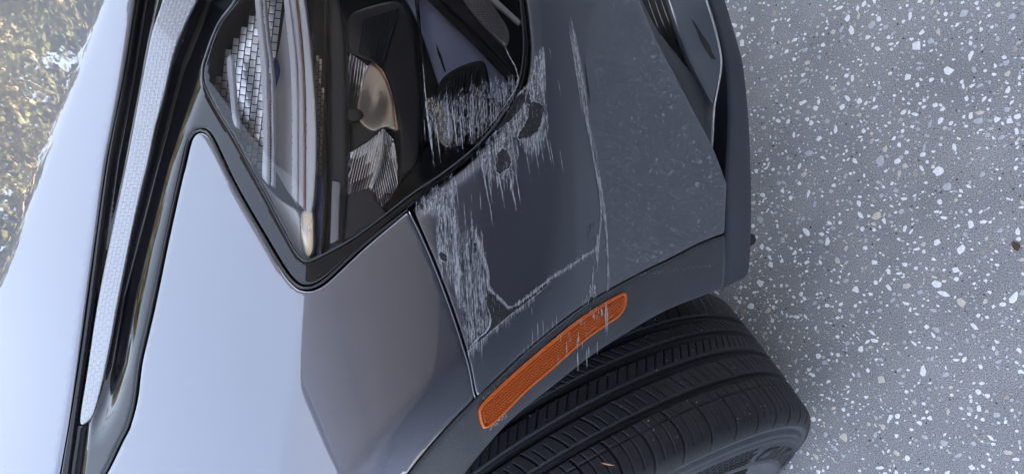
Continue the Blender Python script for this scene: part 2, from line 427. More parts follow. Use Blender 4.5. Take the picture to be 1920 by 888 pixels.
def tube(pts, rad, seg=8, caps=True, V=None, Fc=None):
    pts = np.array(pts, float); V = [] if V is None else V; Fc = [] if Fc is None else Fc
    n = len(pts); rad = np.broadcast_to(np.asarray(rad, float), (n,)); s0 = len(V)
    T = np.gradient(pts, axis=0); T /= np.linalg.norm(T, axis=1, keepdims=True) + 1e-12
    ref = np.array([.3, .5, .81])
    for i in range(n):
        A = np.cross(T[i], ref); A /= np.linalg.norm(A) + 1e-9; B = np.cross(T[i], A)
        for k in range(seg):
            an = 2 * math.pi * k / seg; V.append(pts[i] + rad[i] * (math.cos(an) * A + math.sin(an) * B))
    for i in range(n - 1):
        for k in range(seg):
            k2 = (k + 1) % seg
            Fc.append((s0 + i*seg + k, s0 + i*seg + k2, s0 + (i+1)*seg + k2, s0 + (i+1)*seg + k))
    if caps:
        Fc.append(tuple(s0 + k for k in range(seg))[::-1]); Fc.append(tuple(s0 + (n-1)*seg + k for k in range(seg)))
    return V, Fc
def skin_tube(name, pts, width_px, m, parent, off=0., F=SK, flat=1., step=10):
    C = curve(pts, False, step); P = Pt(C[:, 0], C[:, 1], off, F)
    t = F(C[:, 0], C[:, 1]); w = np.interp(np.linspace(0, 1, len(C)), np.linspace(0, 1, np.size(width_px)), np.atleast_1d(width_px))
    V, Fc = tube(P, w * .5 * t / FPX, 10)
    return link(name, V, Fc, m, parent)
def ridged(name, poly, ang, period, m, parent, off=0., amp=.0015, F=SK, fan=None):
    """fluted reflector: each flute is a real ridge; convex outline"""
    P = np.array([p[:2] for p in poly], float); d = np.array([math.cos(ang), math.sin(ang)]); nn = np.array([-d[1], d[0]])
    s = P @ nn; V, Fc = [], []
    def chord(v):
        h = []
        for i in range(len(P)):
            a, b = P[i], P[(i + 1) % len(P)]; sa, sb = a @ nn - v, b @ nn - v
            if sa * sb < 0: h.append(a + (b - a) * sa / (sa - sb))
        if len(h) < 2: return None
        h.sort(key=lambda q: q @ d); return h[0], h[-1]
    levels = np.arange(s.min() + .3, s.max() - .2, period / 2); prev = None
    for i, v in enumerate(levels):
        c = chord(v)
        if c is None: prev = None; continue
        hgt = amp * (.5 if i % 2 else -.5)
        row = []
        for k in range(5):
            q = c[0] + (c[1] - c[0]) * k / 4
            bow = .004 * (1 - (2 * k / 4 - 1) ** 2)
            row.append(len(V)); V.append(Pt(np.float64(q[0]), np.float64(q[1]), off + hgt + bow, F))
        if prev:
            for k in range(4): Fc.append((prev[k], prev[k+1], row[k+1], row[k]))
        prev = row
    return link(name, V, Fc, m, parent, False)

# ================================================================== THE SETTING
floor = link('floor', [(-9, -9, 0), (9, -9, 0), (9, 9, 0), (-9, 9, 0)], [(0, 1, 2, 3)], 'floor', None, False)
tag(floor, 'grey terrazzo garage floor set with pale stone chips', kind='structure')
ground = link('ground', [(-120, -120, -.03), (120, -120, -.03), (120, 120, -.03), (-120, 120, -.03)], [(0, 1, 2, 3)], 'grass', None, False)
tag(ground, 'dry ground beyond the garage', kind='structure')
def boxw(name, c, ax, half, m, parent=None):
    """box with centre c, axes ax (3 vectors), half sizes"""
    V = []
    for i in (-1, 1):
        for j in (-1, 1):
            for k in (-1, 1): V.append(np.array(c) + i*half[0]*ax[0] + j*half[1]*ax[1] + k*half[2]*ax[2])
    Fq = [(0,1,3,2),(4,6,7,5),(0,4,5,1),(2,3,7,6),(0,2,6,4),(1,5,7,3)]
    return link(name, V, Fq, m, parent, False)
UPZ = np.array([0, 0, 1.]); AX = [FWD, NS, UPZ]
EDGE = -.37; CH = 2.65
tag(boxw('ceiling', FWD * (EDGE + 2.5) + UPZ * (CH + .1), AX, (2.5, 3.4, .1), 'ceiling'), 'garage ceiling above the car', kind='structure')
tag(boxw('wall_inner', FWD * (EDGE + 5.05) + UPZ * 1.33, AX, (.06, 3.4, 1.335), 'wall'), 'inner garage wall', kind='structure')
tag(boxw('wall_right', FWD * (EDGE + 2.5) + NS * 3.2 + UPZ * 1.33, AX, (2.55, .05, 1.335), 'wall'), 'side garage wall', kind='structure')
gd = empty('garage_door', tuple((FWD * (EDGE + .1) + UPZ * 2.2).tolist())); tag(gd, 'sectional garage door raised overhead, mirrored as pale bands on the fender', 'garage door')
for dd in (.18, .54, .90, 1.26, 1.62):
    boxw('door_section', FWD * (EDGE + dd) + UPZ * (CH - .16), AX, (.165, 2.15, .02), 'door_panel', gd)
for dd in (.36, .72, 1.08, 1.44):
    boxw('section_seal', FWD * (EDGE + dd) + UPZ * (CH - .185), AX, (.014, 2.15, .012), 'white_trim', gd)

# ------------------------------------------------------------------ stone chips in the floor
VIEWPOLY = [(1385, -60), (1960, -60), (1960, 950), (1180, 950), (1180, 540), (1395, 540)]
def proj(p):
    q = np.asarray(p, float) - ORG; z = q @ dv; x = q @ right / z; y = q @ upv / z
    return 960 + FPX * x, 444 - FPX * y
def chip_shape(r):
    n = random.randint(5, 8); el = random.choice([1, 1.2, 1.5, 2.1]) ** random.choice([1, 1]); th0 = random.random() * 6.28
    pts = []
    for i in range(n):
        an = 2 * math.pi * (i + random.uniform(-.33, .33)) / n; rr = r * random.uniform(.62, 1.12)
        x, y = rr * math.cos(an) * math.sqrt(el), rr * math.sin(an) / math.sqrt(el)
        pts.append((x * math.cos(th0) - y * math.sin(th0), x * math.sin(th0) + y * math.cos(th0)))
    return pts
cells = {}
chips = []
def try_chip(x, y, r):
    cx, cy = int(x / .03), int(y / .03)
    for i in (-1, 0, 1):
        for j in (-1, 0, 1):
            for (a, b, c) in cells.get((cx + i, cy + j), ()):
                if (a - x) ** 2 + (b - y) ** 2 < ((c + r) * .95) ** 2: return False
    cells.setdefault((cx, cy), []).append((x, y, r)); return True
AREA = (-.95, 1.15, -.9, 1.15)
for (cnt, r0, r1) in ((700, .0054, .0090), (7600, .0034, .0056), (20000, .0018, .0034), (26000, .0008, .0018)):
    for _ in range(cnt):
        x, y = random.uniform(*AREA[:2]), random.uniform(*AREA[2:]); r = random.uniform(r0, r1) if r0 > .002 else random.uniform(r0, r1)
        if try_chip(x, y, r): chips.append((x, y, r))
def chip_mesh(r, x=0, y=0, z=0):
    s = chip_shape(r); n = len(s); V = []; h_ = .0006
    for (a_, b_) in s: V.append((x + a_ * 1.03, y + b_ * 1.03, z - .0002))
    for (a_, b_) in s: V.append((x + a_ * .95, y + b_ * .95, z + h_))
    Fq = [tuple(range(n, 2 * n))] + [(i, (i + 1) % n, n + (i + 1) % n, n + i) for i in range(n)]
    return V, Fq
CM = ['chip_white', 'chip_grey', 'chip_cream', 'chip_tan', 'chip_dark']
def chip_mat(r):
    q = random.random()
    if r < .0022 and q < .12: return 4
    if q < .52: return 0
    if q < .86: return 1
    return 2 if q < .965 else 3
vis = []
for c in chips:
    px, py = proj((c[0], c[1], 0))
    if inside(np.array([[px, py]]), np.array(VIEWPOLY, float))[0]: vis.append(c)
vis.sort(key=lambda c: -c[2]); big = set(vis[:300])
for c in vis[:300]:
    V, Fq = chip_mesh(c[2]); k = chip_mat(c[2])
    o = link('stone_chip', V, Fq, CM[k], None, False); o.location = (c[0], c[1], 0); o.parent = floor
V, Fq, mi = [], [], []
for c in chips:
    if c in big: continue
    v, f_ = chip_mesh(c[2], c[0], c[1]); s = len(V); V += v; Fq += [tuple(i + s for i in q) for q in f_]; k = chip_mat(c[2]); mi += [k] * len(f_)
o = link('small_stone_chips', V, Fq, None, floor, False, mats=CM, midx=mi); tag(o, kind='stuff')

# small leaf scraps
def leaf_scrap(name, p, L, W_, ang, m, label, nrmv=(0, 0, 1)):
    n = Vector(nrmv).normalized(); q = n.to_track_quat('Z', 'Y').to_matrix(); V = []
    prof = [(-1, 0), (-.6, .5), (-.1, 1), (.45, .75), (1, .05), (.5, -.6), (0, -.85), (-.55, -.7)]
    for (a_, b_) in prof:
        x, y = a_ * L, b_ * W_ * random.uniform(.7, 1.2)
        V.append(q @ Vector((x * math.cos(ang) - y * math.sin(ang), x * math.sin(ang) + y * math.cos(ang), .0008 + .001 * random.random())))
    V.append(q @ Vector((0, 0, .0028)))
    Fq = [(i, (i + 1) % 8, 8) for i in range(8)]
    o = link(name, V, Fq, m, None, False); o.location = p; tag(o, label, 'leaf scrap'); return o
fp = ORG + ray(1905, 461) * (CAM_H / -ray(1905, 461)[2])
leaf_scrap('leaf_scrap', fp + np.array([0, 0, .001]), .008, .006, .4, 'leaf_dark', 'small dark brown leaf scrap on the terrazzo at the edge of the photo')
fp = ORG + ray(1838, 581) * (CAM_H / -ray(1838, 581)[2])

# ================================================================== THE CAR
car = empty('parked_car', (float(WC[0]), float(WC[1]), 0.))
tag(car, 'grey metallic car with a scraped front bumper corner and cracked paint beside the headlight', 'car')

hood = patch('hood', [(-200,-40,1),(256,-40,1),(250,0),(238,75),(225,150),(210,225),(195,300),(178,420),(160,545),(144,660),(126,780),(107,888),(99,930),(68,1110,1),(-200,1110,1)],
             'paint', car, sp=11, roll=(5, .004), thick=.012)
tag(hood, 'hood panel mirroring the trees')
fender = patch('fender', [(92,1110,1),(118,1010),(160,945),(198,888),(230,824),(243,798),(256,750),(266,677),(289,575),(319,432),(349,300),(358,264),(366,251),(376,248),(386,252),(396,266),(436,350),(496,455),(534,518),(556,540),(574,545),(594,541),(614,528),(682,465),(764,396,1),(786,436),(815,503),(845,583),(869,657),(880,692),(888,736),(891,747,1),(826,815),(766,888),(689,1002),(617,1110,1)],
             'paint', car, sp=9, roll=(4, .0032), thick=.012)
# rounded shoulder of the bumper where it meets the lamp
LAMPEDGE = [(983,-60),(986,0),(991,40),(995,95),(988,150),(966,198),(932,248),(880,300),(822,348),(772,392)]
LAMPC = curve(LAMPEDGE, False, 8)
def bump_extra(px, py):
    Q = np.stack([px, py], -1); best = np.full(len(Q), 1e9)
    for i in range(len(LAMPC) - 1):
        A = LAMPC[i]; AB = LAMPC[i+1] - A; t = np.clip(((Q - A) @ AB) / (AB @ AB), 0, 1)
        best = np.minimum(best, np.hypot(*(Q - (A + t[:, None] * AB)).T))
    step_ = 1 / (1 + np.exp((best - 20) / 2.2))
    return .003 * step_ + .004 * np.clip(1 - best / 20, 0, 1) ** 2
bumper = patch('front_bumper', [(773,391,1),(822,351),(880,303),(932,251),(966,201),(988,152),(995,95),(991,40),(986,0),(983,-40,1),(1185,-40,1),(1200,0),(1230,70),(1290,185),(1340,282),(1364,345,1),(1360,437,1),(1315,455),(1270,478),(1180,523),(1095,573),(1000,648),(940,703),(897,746,1),(892,735),(883,690),(875,656),(850,580),(820,500),(790,430)],
               'paint', car, sp=8, roll=(3.5, .003), thick=.012, extra=bump_extra)
tag(bumper, 'bumper corner with whitish scrapes and gouges down to dark plastic')
clad = patch('wheel_arch_trim', [(1362,439,1),(1357,541,1),(1345,545),(1250,583),(1180,623),(1110,668),(1040,723),(960,788),(905,848),(870,892),(792,998),(727,1110,1),(619,1110,1),(691,1002),(769,888),(829,815),(894,748),(940,706),(1000,650),(1095,575),(1180,525),(1270,480),(1315,457)],
             'clad', car, off=-.004, sp=10, roll=(5, .004), thick=.05)
skin_tube('folded_seam_edge', [(767,397),(787,436),(816,503),(846,583),(870,657),(880,692),(888,736),(892,748)], 3.6, 'paint', fender, off=-.0006)
# ---- lower lip, intake
lip = patch('bumper_lip', [(1322,-40,1),(1332,0),(1350,60),(1363,120),(1368,200),(1367,260),(1364,334),(1363,439,1),(1358,541,1),(1380,530),(1397,522),(1405,510),(1409,470),(1411,400),(1410,330),(1407,240),(1400,160),(1394,115),(1376,50),(1361,0),(1345,-40,1)],
            'lip', car, F=LIPD, sp=9, roll=(4, .004), thick=.04,
            extra=lambda x, y: .010 * np.clip((300 - (y + (1390 - x) * 2.2)) / 120, 0, 1))
patch('tow_clip', [(1404,438),(1415,439),(1419,446),(1418,454),(1410,461),(1404,460)], 'black', car, F=LIPD, off=.004, sp=6, roll=(2, .002), thick=.01)
INT = tps([(1200,0,1.17),(1250,0,1.23),(1330,0,1.22),(1300,100,1.20),(1355,110,1.185),(1340,195,1.155),(1336,278,1.13),(1262,118,1.12),(1230,60,1.13)])
patch('intake_frame', [(1190,-30,1),(1230,50),(1248,75),(1262,92),(1300,140),(1339,192),(1341,230),(1338,282,1),(1362,345,1),(1330,300),(1280,205),(1225,85),(1190,-30)], 'clad', car, F=INT, off=.004, sp=10, roll=(3,.002), thick=.02)
blade = patch('intake_blade', [(1246,-30,1),(1254,0),(1275,60),(1298,118),(1320,160),(1338,194,1),(1346,165),(1352,138),(1354,110),(1347,70),(1336,30),(1327,0),(1318,-30,1)], 'blade_grey', car, F=INT, off=-.012, sp=8, roll=(3, .003), thick=.01)
patch('blade_edge_highlight', [(1318,-30,1),(1327,0),(1337,30),(1348,72),(1355,110),(1353,140),(1344,190),(1341,215),(1337,279,1),(1336,278,1),(1340.5,198),(1350.5,140),(1351.5,110),(1344.5,72),(1333,30),(1323.5,0),(1314,-30,1)], 'satin_grey', car, F=INT, off=-.0155, sp=5, roll=(1.2,.0015), thick=.004)  # pale strip colours in the thin highlight along the blade's edge
patch('blade_gouge', [(1296,35,1),(1303,43),(1315,62),(1322,72),(1331,86),(1335,98),(1343,112,1),(1335,110),(1328,100),(1320,88),(1312,74),(1306,57),(1299,43)], 'underplastic', blade, F=INT, off=-.0128, sp=6, roll=(0,0), thick=0)
for k, xo in enumerate((0, 12, 24, 36)):
    skin_tube('intake_slat', [(1206+xo,-30),(1222+xo,20),(1245+xo,80),(1268+xo*.8,130)], 3.0, 'gloss_black', car, F=INT, off=.02)
patch('intake_back', [(1150,-60,1),(1338,-60,1),(1352,60),(1364,140),(1366,300),(1362,400,1),(1340,400,1)], 'black', car, F=INT, off=.07, sp=30, roll=(0,0), thick=0)

# ---- underside, inner liner
patch('inner_liner', [(60,-55,1),(1180,-55,1),(1330,300,1),(1340,430,1),(1180,520,1),(900,735,1),(760,885,1),(560,1100,1),(-60,1100,1)], 'black', car, off=.13, sp=40, roll=(0,0), thick=0)
def arch_liner():
    V, Fq = [], []; n = 40
    for i in range(n + 1):
        an = R(2 + 190 * i / n)
        for j, (la, rr) in enumerate(((-.03, .415), (-.08, .415), (-.20, .40), (-.22, .2))):
            V.append(WC + np.array([0, 0, .03]) + NS * (la) + rr * (math.cos(an) * FWD + math.sin(an) * UPZ))
    for i in range(n):
        for j in range(3): Fq.append((i*4+j, i*4+j+1, (i+1)*4+j+1, (i+1)*4+j))
    return link('wheel_liner', V, Fq, 'black', car)
arch_liner()
boxw('underbody', WC * np.array([1, 1, 0]) - NS * .98 - FWD * 1.7 + UPZ * .42, AX, (2.05, .75, .27), 'black', car)
boxw('undertray', WC * np.array([1, 1, 0]) - NS * 1.15 + FWD * .48 + UPZ * .22, AX, (.14, .60, .06), 'black', car)

boxw('front_door', WC * np.array([1, 1, 0]) + NS * .02 - FWD * 2.0 + UPZ * .58, AX, (1.45, .05, .38), 'paint', car)
# ---- wheel
YAW = .768
OW = np.array([-math.cos(YAW), -math.sin(YAW), 0]); FW = np.array([math.sin(YAW), -math.cos(YAW), 0])
cam_b = .021
OW2 = OW * math.cos(cam_b) + UPZ * math.sin(cam_b); UP2 = UPZ * math.cos(cam_b) - OW * math.sin(cam_b)
wheel = empty('wheel', tuple(WC.tolist()), car)
def build_tyre():
    ph = np.r_[np.arange(-40, 118, .16), np.arange(118, 320, 2.)]; ph = np.radians(ph)
    lat = np.linspace(-.118, .118, 236)
    # carcass: tread with shoulders
    PH, L = np.meshgrid(ph, lat, indexing='ij')
    al = np.abs(L)
    Rr = .345 - .0025 * (al / .1) ** 2
    sh = np.clip((al - .094) / .024, 0, 1); Rr -= .022 * (1 - np.sqrt(1 - .97 * sh * sh))
    def dip(x, w, edge): return 1 / (1 + np.exp((np.abs(x) - w) / edge))
    depth = np.zeros_like(Rr)
    for g, w in ((-.054, .0042), (-.026, .0046), (.009, .0046), (.047, .0042)): depth = np.maximum(depth, .0075 * dip(L - g, w, .0006))
    depth = np.maximum(depth, .0028 * dip(L - .065, .0009, .0003))
    arc = PH * .345
    def sipes(l0, l1, period, phase, slope, curv, w, dmax, endf=.002):
        lc = (L - l0) / (l1 - l0); s = arc - phase - slope * (L - l0) - curv * (L - l0) ** 2
        s = (s + period / 2) % period - period / 2
        m = dip(s, w, .00028) * dmax * np.clip((L - l0) / endf, 0, 1) * np.clip((l1 - L) / endf, 0, 1)
        return m
    P_ = .0145
    mx = np.maximum
    depth = mx(depth, sipes(-.112, -.060, P_ * 1.5, 0, .2, 3, .0010, .004))
    depth = mx(depth, sipes(-.049, -.0315, P_, .004, -.95, 0, .0006, .003))
    depth = mx(depth, sipes(-.0205, -.0005, P_, .006, .65, 0, .0008, .0038, .0012))
    depth = mx(depth, sipes(.0145, .0415, P_ * 3, .010, -.85, 10, .0010, .0032))
    for k in (1, 2): depth = mx(depth, sipes(.020, .0405, P_ * 3, .0075 + P_ * k, -.70, 10, .0006, .0026))
    depth = mx(depth, sipes(.052, .1175, P_ * 3, .002, -.50, 8.5, .0013, .0048, .003))
    for k in (1, 2): depth = mx(depth, sipes(.052, .1060, P_ * 3, .002 + P_ * k, -.50, 8.5, .0006, .0030, .003))
    Rr = Rr - depth
    P = WC + OW2 * L[..., None] + Rr[..., None] * (np.cos(PH)[..., None] * FW + np.sin(PH)[..., None] * UP2)
    n, m = P.shape[:2]; V = P.reshape(-1, 3)
    # keep clear of the floor: flatten contact
    V[:, 2] = np.maximum(V[:, 2], .0008)
    idx = np.arange(n * m).reshape(n, m); nx = np.roll(idx, -1, 0)
    Fq = np.stack([idx[:, :-1], idx[:, 1:], nx[:, 1:], nx[:, :-1]], -1).reshape(-1, 4)
    me = bpy.data.meshes.new('tyre'); me.vertices.add(len(V)); me.vertices.foreach_set('co', V.astype(np.float32).ravel())
    me.loops.add(Fq.size); me.loops.foreach_set('vertex_index', Fq.ravel().astype(np.int32))
    me.polygons.add(len(Fq)); me.polygons.foreach_set('loop_start', np.arange(0, Fq.size, 4, dtype=np.int32))
    me.polygons.foreach_set('use_smooth', np.ones(len(Fq), bool)); me.materials.append(M['rubber']); me.update(calc_edges=True); me.validate()
    o = bpy.data.objects.new('tyre', me); COL.objects.link(o); setpar(o, wheel); return o
tyre = build_tyre()
PW['wheel'] = tuple(WC.tolist())
def onwheel(r, an, l): return WC + OW2 * l + r * (math.cos(an) * FW + math.sin(an) * UP2)
def lathe(name, prof, m, n=160, sharp=None):
    V, Fq = [], []; k = len(prof)
    for i in range(n):
        for (r, l) in prof: V.append(onwheel(r, 2 * math.pi * i / n, l))
    for i in range(n):
        j = (i + 1) % n
        for q in range(k - 1): Fq.append((i*k+q, i*k+q+1, j*k+q+1, j*k+q))
    o = link(name, V, Fq, m, wheel, True, sharp); return o
side = [(.3235, .1172), (.3195, .1182), (.3165, .1168), (.3145, .1166), (.3125, .1196), (.3100, .1222), (.3070, .1236), (.3060, .1230), (.3045, .1246), (.300, .1272), (.2975,.1272),(.296,.1288), (.285, .1322),
        (.272, .1342), (.2625, .1346), (.2600, .1362), (.254, .1360), (.2515, .1338), (.246, .1310), (.240, .1262), (.2335, .1200), (.2315, .1205), (.226, .1125), (.221, .1050), (.214, .098)]
lathe('sidewall', side, 'rubber_side', 200)
lathe('sidewall', [(r, -l) for r, l in side][::-1], 'rubber_side', 80)
lathe('rim', [(.222, .104), (.2255, .109), (.224, .1115), (.219, .110), (.214, .100), (.205, .075), (.200, .03), (.198, -.10)], 'rim', 120)
lathe('wheel_disc', [(.203, .07), (.15, .078), (.06, .085), (.001, .086)], 'black', 60)
def wproj(r, an, l): return proj(onwheel(r, an, l))
# raised slanting marks and lettering moulded into the sidewall
def side_l(r): 
    s = sorted(side); return float(np.interp(r, [a_[0] for a_ in s], [a_[1] for a_ in s]))
def find_angle(px, py, r):
    best = min((math.hypot(*(np.array(wproj(r, R(a2), side_l(r))) - (px, py))), a2) for a2 in np.arange(-60, 130, .25)); return best[1]
A_TXT = find_angle(1440, 858, .272)
def side_mesh(name, polys, m, h=.0009, rb=0):
    V, Fq = [], []
    for poly in polys:
        s = len(V); n = len(poly)
        for hh in (-.0006, h):
            for (an, r) in poly: V.append(onwheel(r, an, side_l(r) + hh))
        Fq.append(tuple(range(s + n, s + 2 * n)))
        for i in range(n): Fq.append((s + i, s + (i + 1) % n, s + n + (i + 1) % n, s + n + i))
    return link(name, V, Fq, m, wheel, False)
# angle decreases towards the floor; letters read in that direction
bars, bars2 = [], []
for i in range(20):
    a0 = R(A_TXT + 13 + i * 2.1)
    for row in range(4):
        r0 = .2665 + row * .0078; w_ = R(.8); sl = R(2.6)
        aa = a0 + (R(1.05) if row % 2 else 0)
        bars.append([(aa, r0), (aa + w_, r0), (aa + w_ - sl * .8, r0 + .0066), (aa - sl * .8, r0 + .0066)])
tread_marks = side_mesh('sidewall_marks', bars, 'moulded'); tag(tread_marks, kind='stuff')
def text_mesh(body, size):
    c = bpy.data.curves.new('t', 'FONT'); c.body = body; c.size = size; c.resolution_u = 2; c.offset = size * .03
    o = bpy.data.objects.new('t', c); COL.objects.link(o); bpy.context.view_layer.update()
    me = bpy.data.meshes.new_from_object(o); bpy.data.objects.remove(o)
    return me
tm = text_mesh('CRUGEN', .034)
try:
    V = []; Fq = []
    n = len(tm.vertices)
    for hh in (.0018,):
        for v in tm.vertices:
            x = v.co.x * 1.45 + v.co.y * .12; r = .2655 + v.co.y * 1.08; an = R(A_TXT + 9) - x / .272
            V.append(onwheel(r, an, side_l(r) + hh))
    Fq = [tuple(p.vertices) for p in tm.polygons]
    o = link('sidewall_lettering', V, Fq, 'moulded', wheel, False)
except Exception as ex: print('text', ex)
# dust specks on the tread
V, Fq = [], []
for _ in range(170):
    an = R(random.uniform(0, 95)); l = random.uniform(-.09, .11)
    if min(abs(l - g) for g in (-.054, -.026, .009, .047)) < .006: continue
    s = random.uniform(.0003, .0009); rr = .345 - .0025 * (abs(l) / .1) ** 2 + .0003 - (.022 * (1 - math.sqrt(max(0, 1 - .97 * min(1, max(0, (abs(l) - .094) / .024)) ** 2))))
    b = len(V)
    for (da, dl) in ((-1, -.6), (.7, -1), (1, .8), (-.5, 1)): V.append(onwheel(rr, an + da * s / .345, l + dl * s))
    Fq.append((b, b+1, b+2, b+3))
tag(link('dust_specks', V, Fq, 'dust', wheel, False), kind='stuff')

# ---- amber side marker on the arch trim
MK = [(1172,546,1),(1177,549),(1178,556),(1176,572),(1170,585),(1160,596),(1130,616),(1085,650),(1040,690),(990,733),(945,778),(920,800),(908,804,1),(902,792),(898,770,1),(905,757),(935,727),(985,682),(1035,640),(1085,600),(1130,570)]
def inset(poly, d):
    C = curve(poly, True, 5); T = np.roll(C, -1, 0) - np.roll(C, 1, 0); T /= np.linalg.norm(T, axis=1, keepdims=True); N = np.c_[-T[:, 1], T[:, 0]]
    Q = C + N * d; Q = Q if inside(Q[:1], C)[0] else C - N * d
    return [tuple(q) + (1,) for q in Q[edist(Q, C) > d * .93]]
MKI = inset(MK, 6.0)
marker = patch('side_marker', MK, 'amber_edge', car, off=-.0085, sp=6, roll=(2.2, .0022), thick=.006, holes=[MKI], step=5)
tag(marker, 'long amber reflector with white scuffs')
patch('reflector_lens', MKI, 'amber', marker, off=-.0065, sp=6, roll=(1.5, .0008), thick=.003, step=5)
G_, Fg = [], []
mkc = curve(MKI, True, 5)
axv = np.array([.755, -.656]); pv = np.array([.656, .755])
base_ = np.array([905., 775.])
for i in range(-4, 62):
    for j in range(-14, 16):
        q = base_ + axv * (i * 6.0 + (3.0 if j % 2 else 0)) + pv * (j * 4.6)
        if inside(q[None], mkc)[0] and edist(q[None], mkc)[0] > 2.6:
            b = len(G_)
            for dd in (axv * 2.7, pv * 2.1, -axv * 2.7, -pv * 2.1): G_.append(Pt(*(q + dd), -.0064))
            G_.append(Pt(*q, -.0086))
            Fg += [(b, b+1, b+4), (b+1, b+2, b+4), (b+2, b+3, b+4), (b+3, b, b+4)]
tag(link('prism_grid', G_, Fg, 'amber', marker, False), kind='stuff')

# ---- headlight
hl_loc = Pt(np.float64(660), np.float64(300)); head = empty('headlight', tuple(hl_loc.tolist()), car)
tag(head, 'clear headlight with a scratched lower corner, forked by a body-coloured wedge')
BEZ = [(262,-40,1),(255,0),(230,150),(200,300),(166,545),(150,660),(131,780),(112,888),(104,930),(74,1108,1),(88,1108,1),(114,1009),(156,943),(192,888),(224,823),(237,797),(250,750),(260,677),(283,575),(313,432),(343,300),(353,262),(364,245),(376,241),(388,245),(400,260),(441,345),(501,448),(540,511),(561,532),(575,535),(590,531),(610,518),(680,456),(765,389),(820,343),(880,296),(930,243),(963,193),(983,150),(989,90),(985,40),(980,0),(977,-40,1)]
DRL = [(312,-40,1),(304,0),(284,61),(269,135),(254,215),(238,300),(210,430),(183,565),(163,697),(150,780),(151,795),(160,791),(172,777),(186,730),(201,660),(219,565),(246,430),(276,300),(290,236),(303,189),(321,111),(333,74),(350,34),(367,0),(382,-40,1)]
LENS = [(458,-39,1),(444,0),(411,44),(385,111),(380,135),(384,162),(404,203),(441,264),(490,355),(530,430),(556,476),(569,488),(580,489),(600,480),(654,451),(703,417),(770,365),(842,316),(905,262),(947,208),(969,163),(978,130),(982,80),(976,0),(974,-39,1)]
RAIL = curve([(238+12,-40),(243+12,-38)], False)
def bez_extra(px, py):
    # trough beside the running-light strip and the raised rail along the hood edge
    s = sdist(px, py, [(255,-40),(250,0),(226,150),(197,300),(163,545),(146,660),(128,780),(107,930)])
    sm = lambda x: x * x * (3 - 2 * x)
    rail = .022 * sm(np.clip((s - 2) / 26, 0, 1)) * sm(np.clip((46 - s) / 18, 0, 1)) - .0012 * np.exp(-((s - 15) / 3.) ** 2)
    tr = sdist(px, py, [(430,-60),(405,0),(350,130),(320,235),(294,330),(264,450),(238,560),(217,680),(198,760),(182,800)])
    fade = np.clip((py + 60) / 60, 0, 1) * np.clip((840 - py) / 160, 0, 1)
    wd = 17 + 16 * np.clip((300 - py) / 300, 0, 1)
    trough = (.024 + .014 * np.clip((300 - py) / 300, 0, 1)) * np.exp(-(tr / wd) ** 2) * fade
    return rail + trough
patch('headlight_bezel', BEZ, 'gloss_black', head, off=.0015, sp=4.2, roll=(4, .004), thick=.01, holes=[DRL, LENS], extra=bez_extra)
# running-light strip with moulded dashes
def drl_fn(nt, b, tc):
    br = nt.nodes.new('ShaderNodeTexBrick'); br.inputs['Scale'].default_value = 1; br.inputs['Mortar Size'].default_value = .16
    br.inputs['Brick Width'].default_value = 1.; br.inputs['Row Height'].default_value = .55; br.inputs['Mortar Smooth'].default_value = .8
    br.inputs['Color1'].default_value = (1, 1, 1, 1); br.inputs['Color2'].default_value = (.8, .8, .8, 1); br.inputs['Mortar'].default_value = (0, 0, 0, 1)
    u = nt.nodes.new('ShaderNodeUVMap'); nt.links.new(u.outputs[0], br.inputs['Vector'])
    bp = nt.nodes.new('ShaderNodeBump'); bp.inputs['Strength'].default_value = .8; bp.inputs['Distance'].default_value = .001
    nt.links.new(br.outputs['Color'], bp.inputs['Height']); nt.links.new(bp.outputs['Normal'], b.inputs['Normal'])
M['drl'] = mat('frosted_running_light', (.30, .31, .34), .25, .35, .4, fn=drl_fn)
patch('running_light', DRL, 'drl', head, off=.0035, sp=6, roll=(2, .001), thick=.004,
      uvax=lambda Q: np.c_[(Q[:, 1]) / 13., sdist(Q[:, 0], Q[:, 1], [(304,0),(284,61),(269,135),(238,300),(183,565),(150,780)]) / 13.])
# housing tub behind the lens
patch('lamp_housing', LENS, 'dark_housing', head, off=.085, sp=16, roll=(0, 0), thick=0)
def wall_strip(name, poly, m, parent, o0, o1):
    C = curve(poly, True, 8); A = Pt(C[:, 0], C[:, 1], o0); B = Pt(C[:, 0], C[:, 1], o1); n = len(C)
    return link(name, list(A) + list(B), [(i, (i+1) % n, n + (i+1) % n, n + i) for i in range(n)], m, parent)
wall_strip('housing_wall', LENS, 'dark_housing', head, .004, .09)
def part(name, poly, m, off, sp=8, roll=(1.6, .002), thick=.006, smooth=True, **k):
    return patch(name, poly, m, head, off=off, sp=sp, roll=roll, thick=thick, smooth_poly=smooth, step=6, **k)
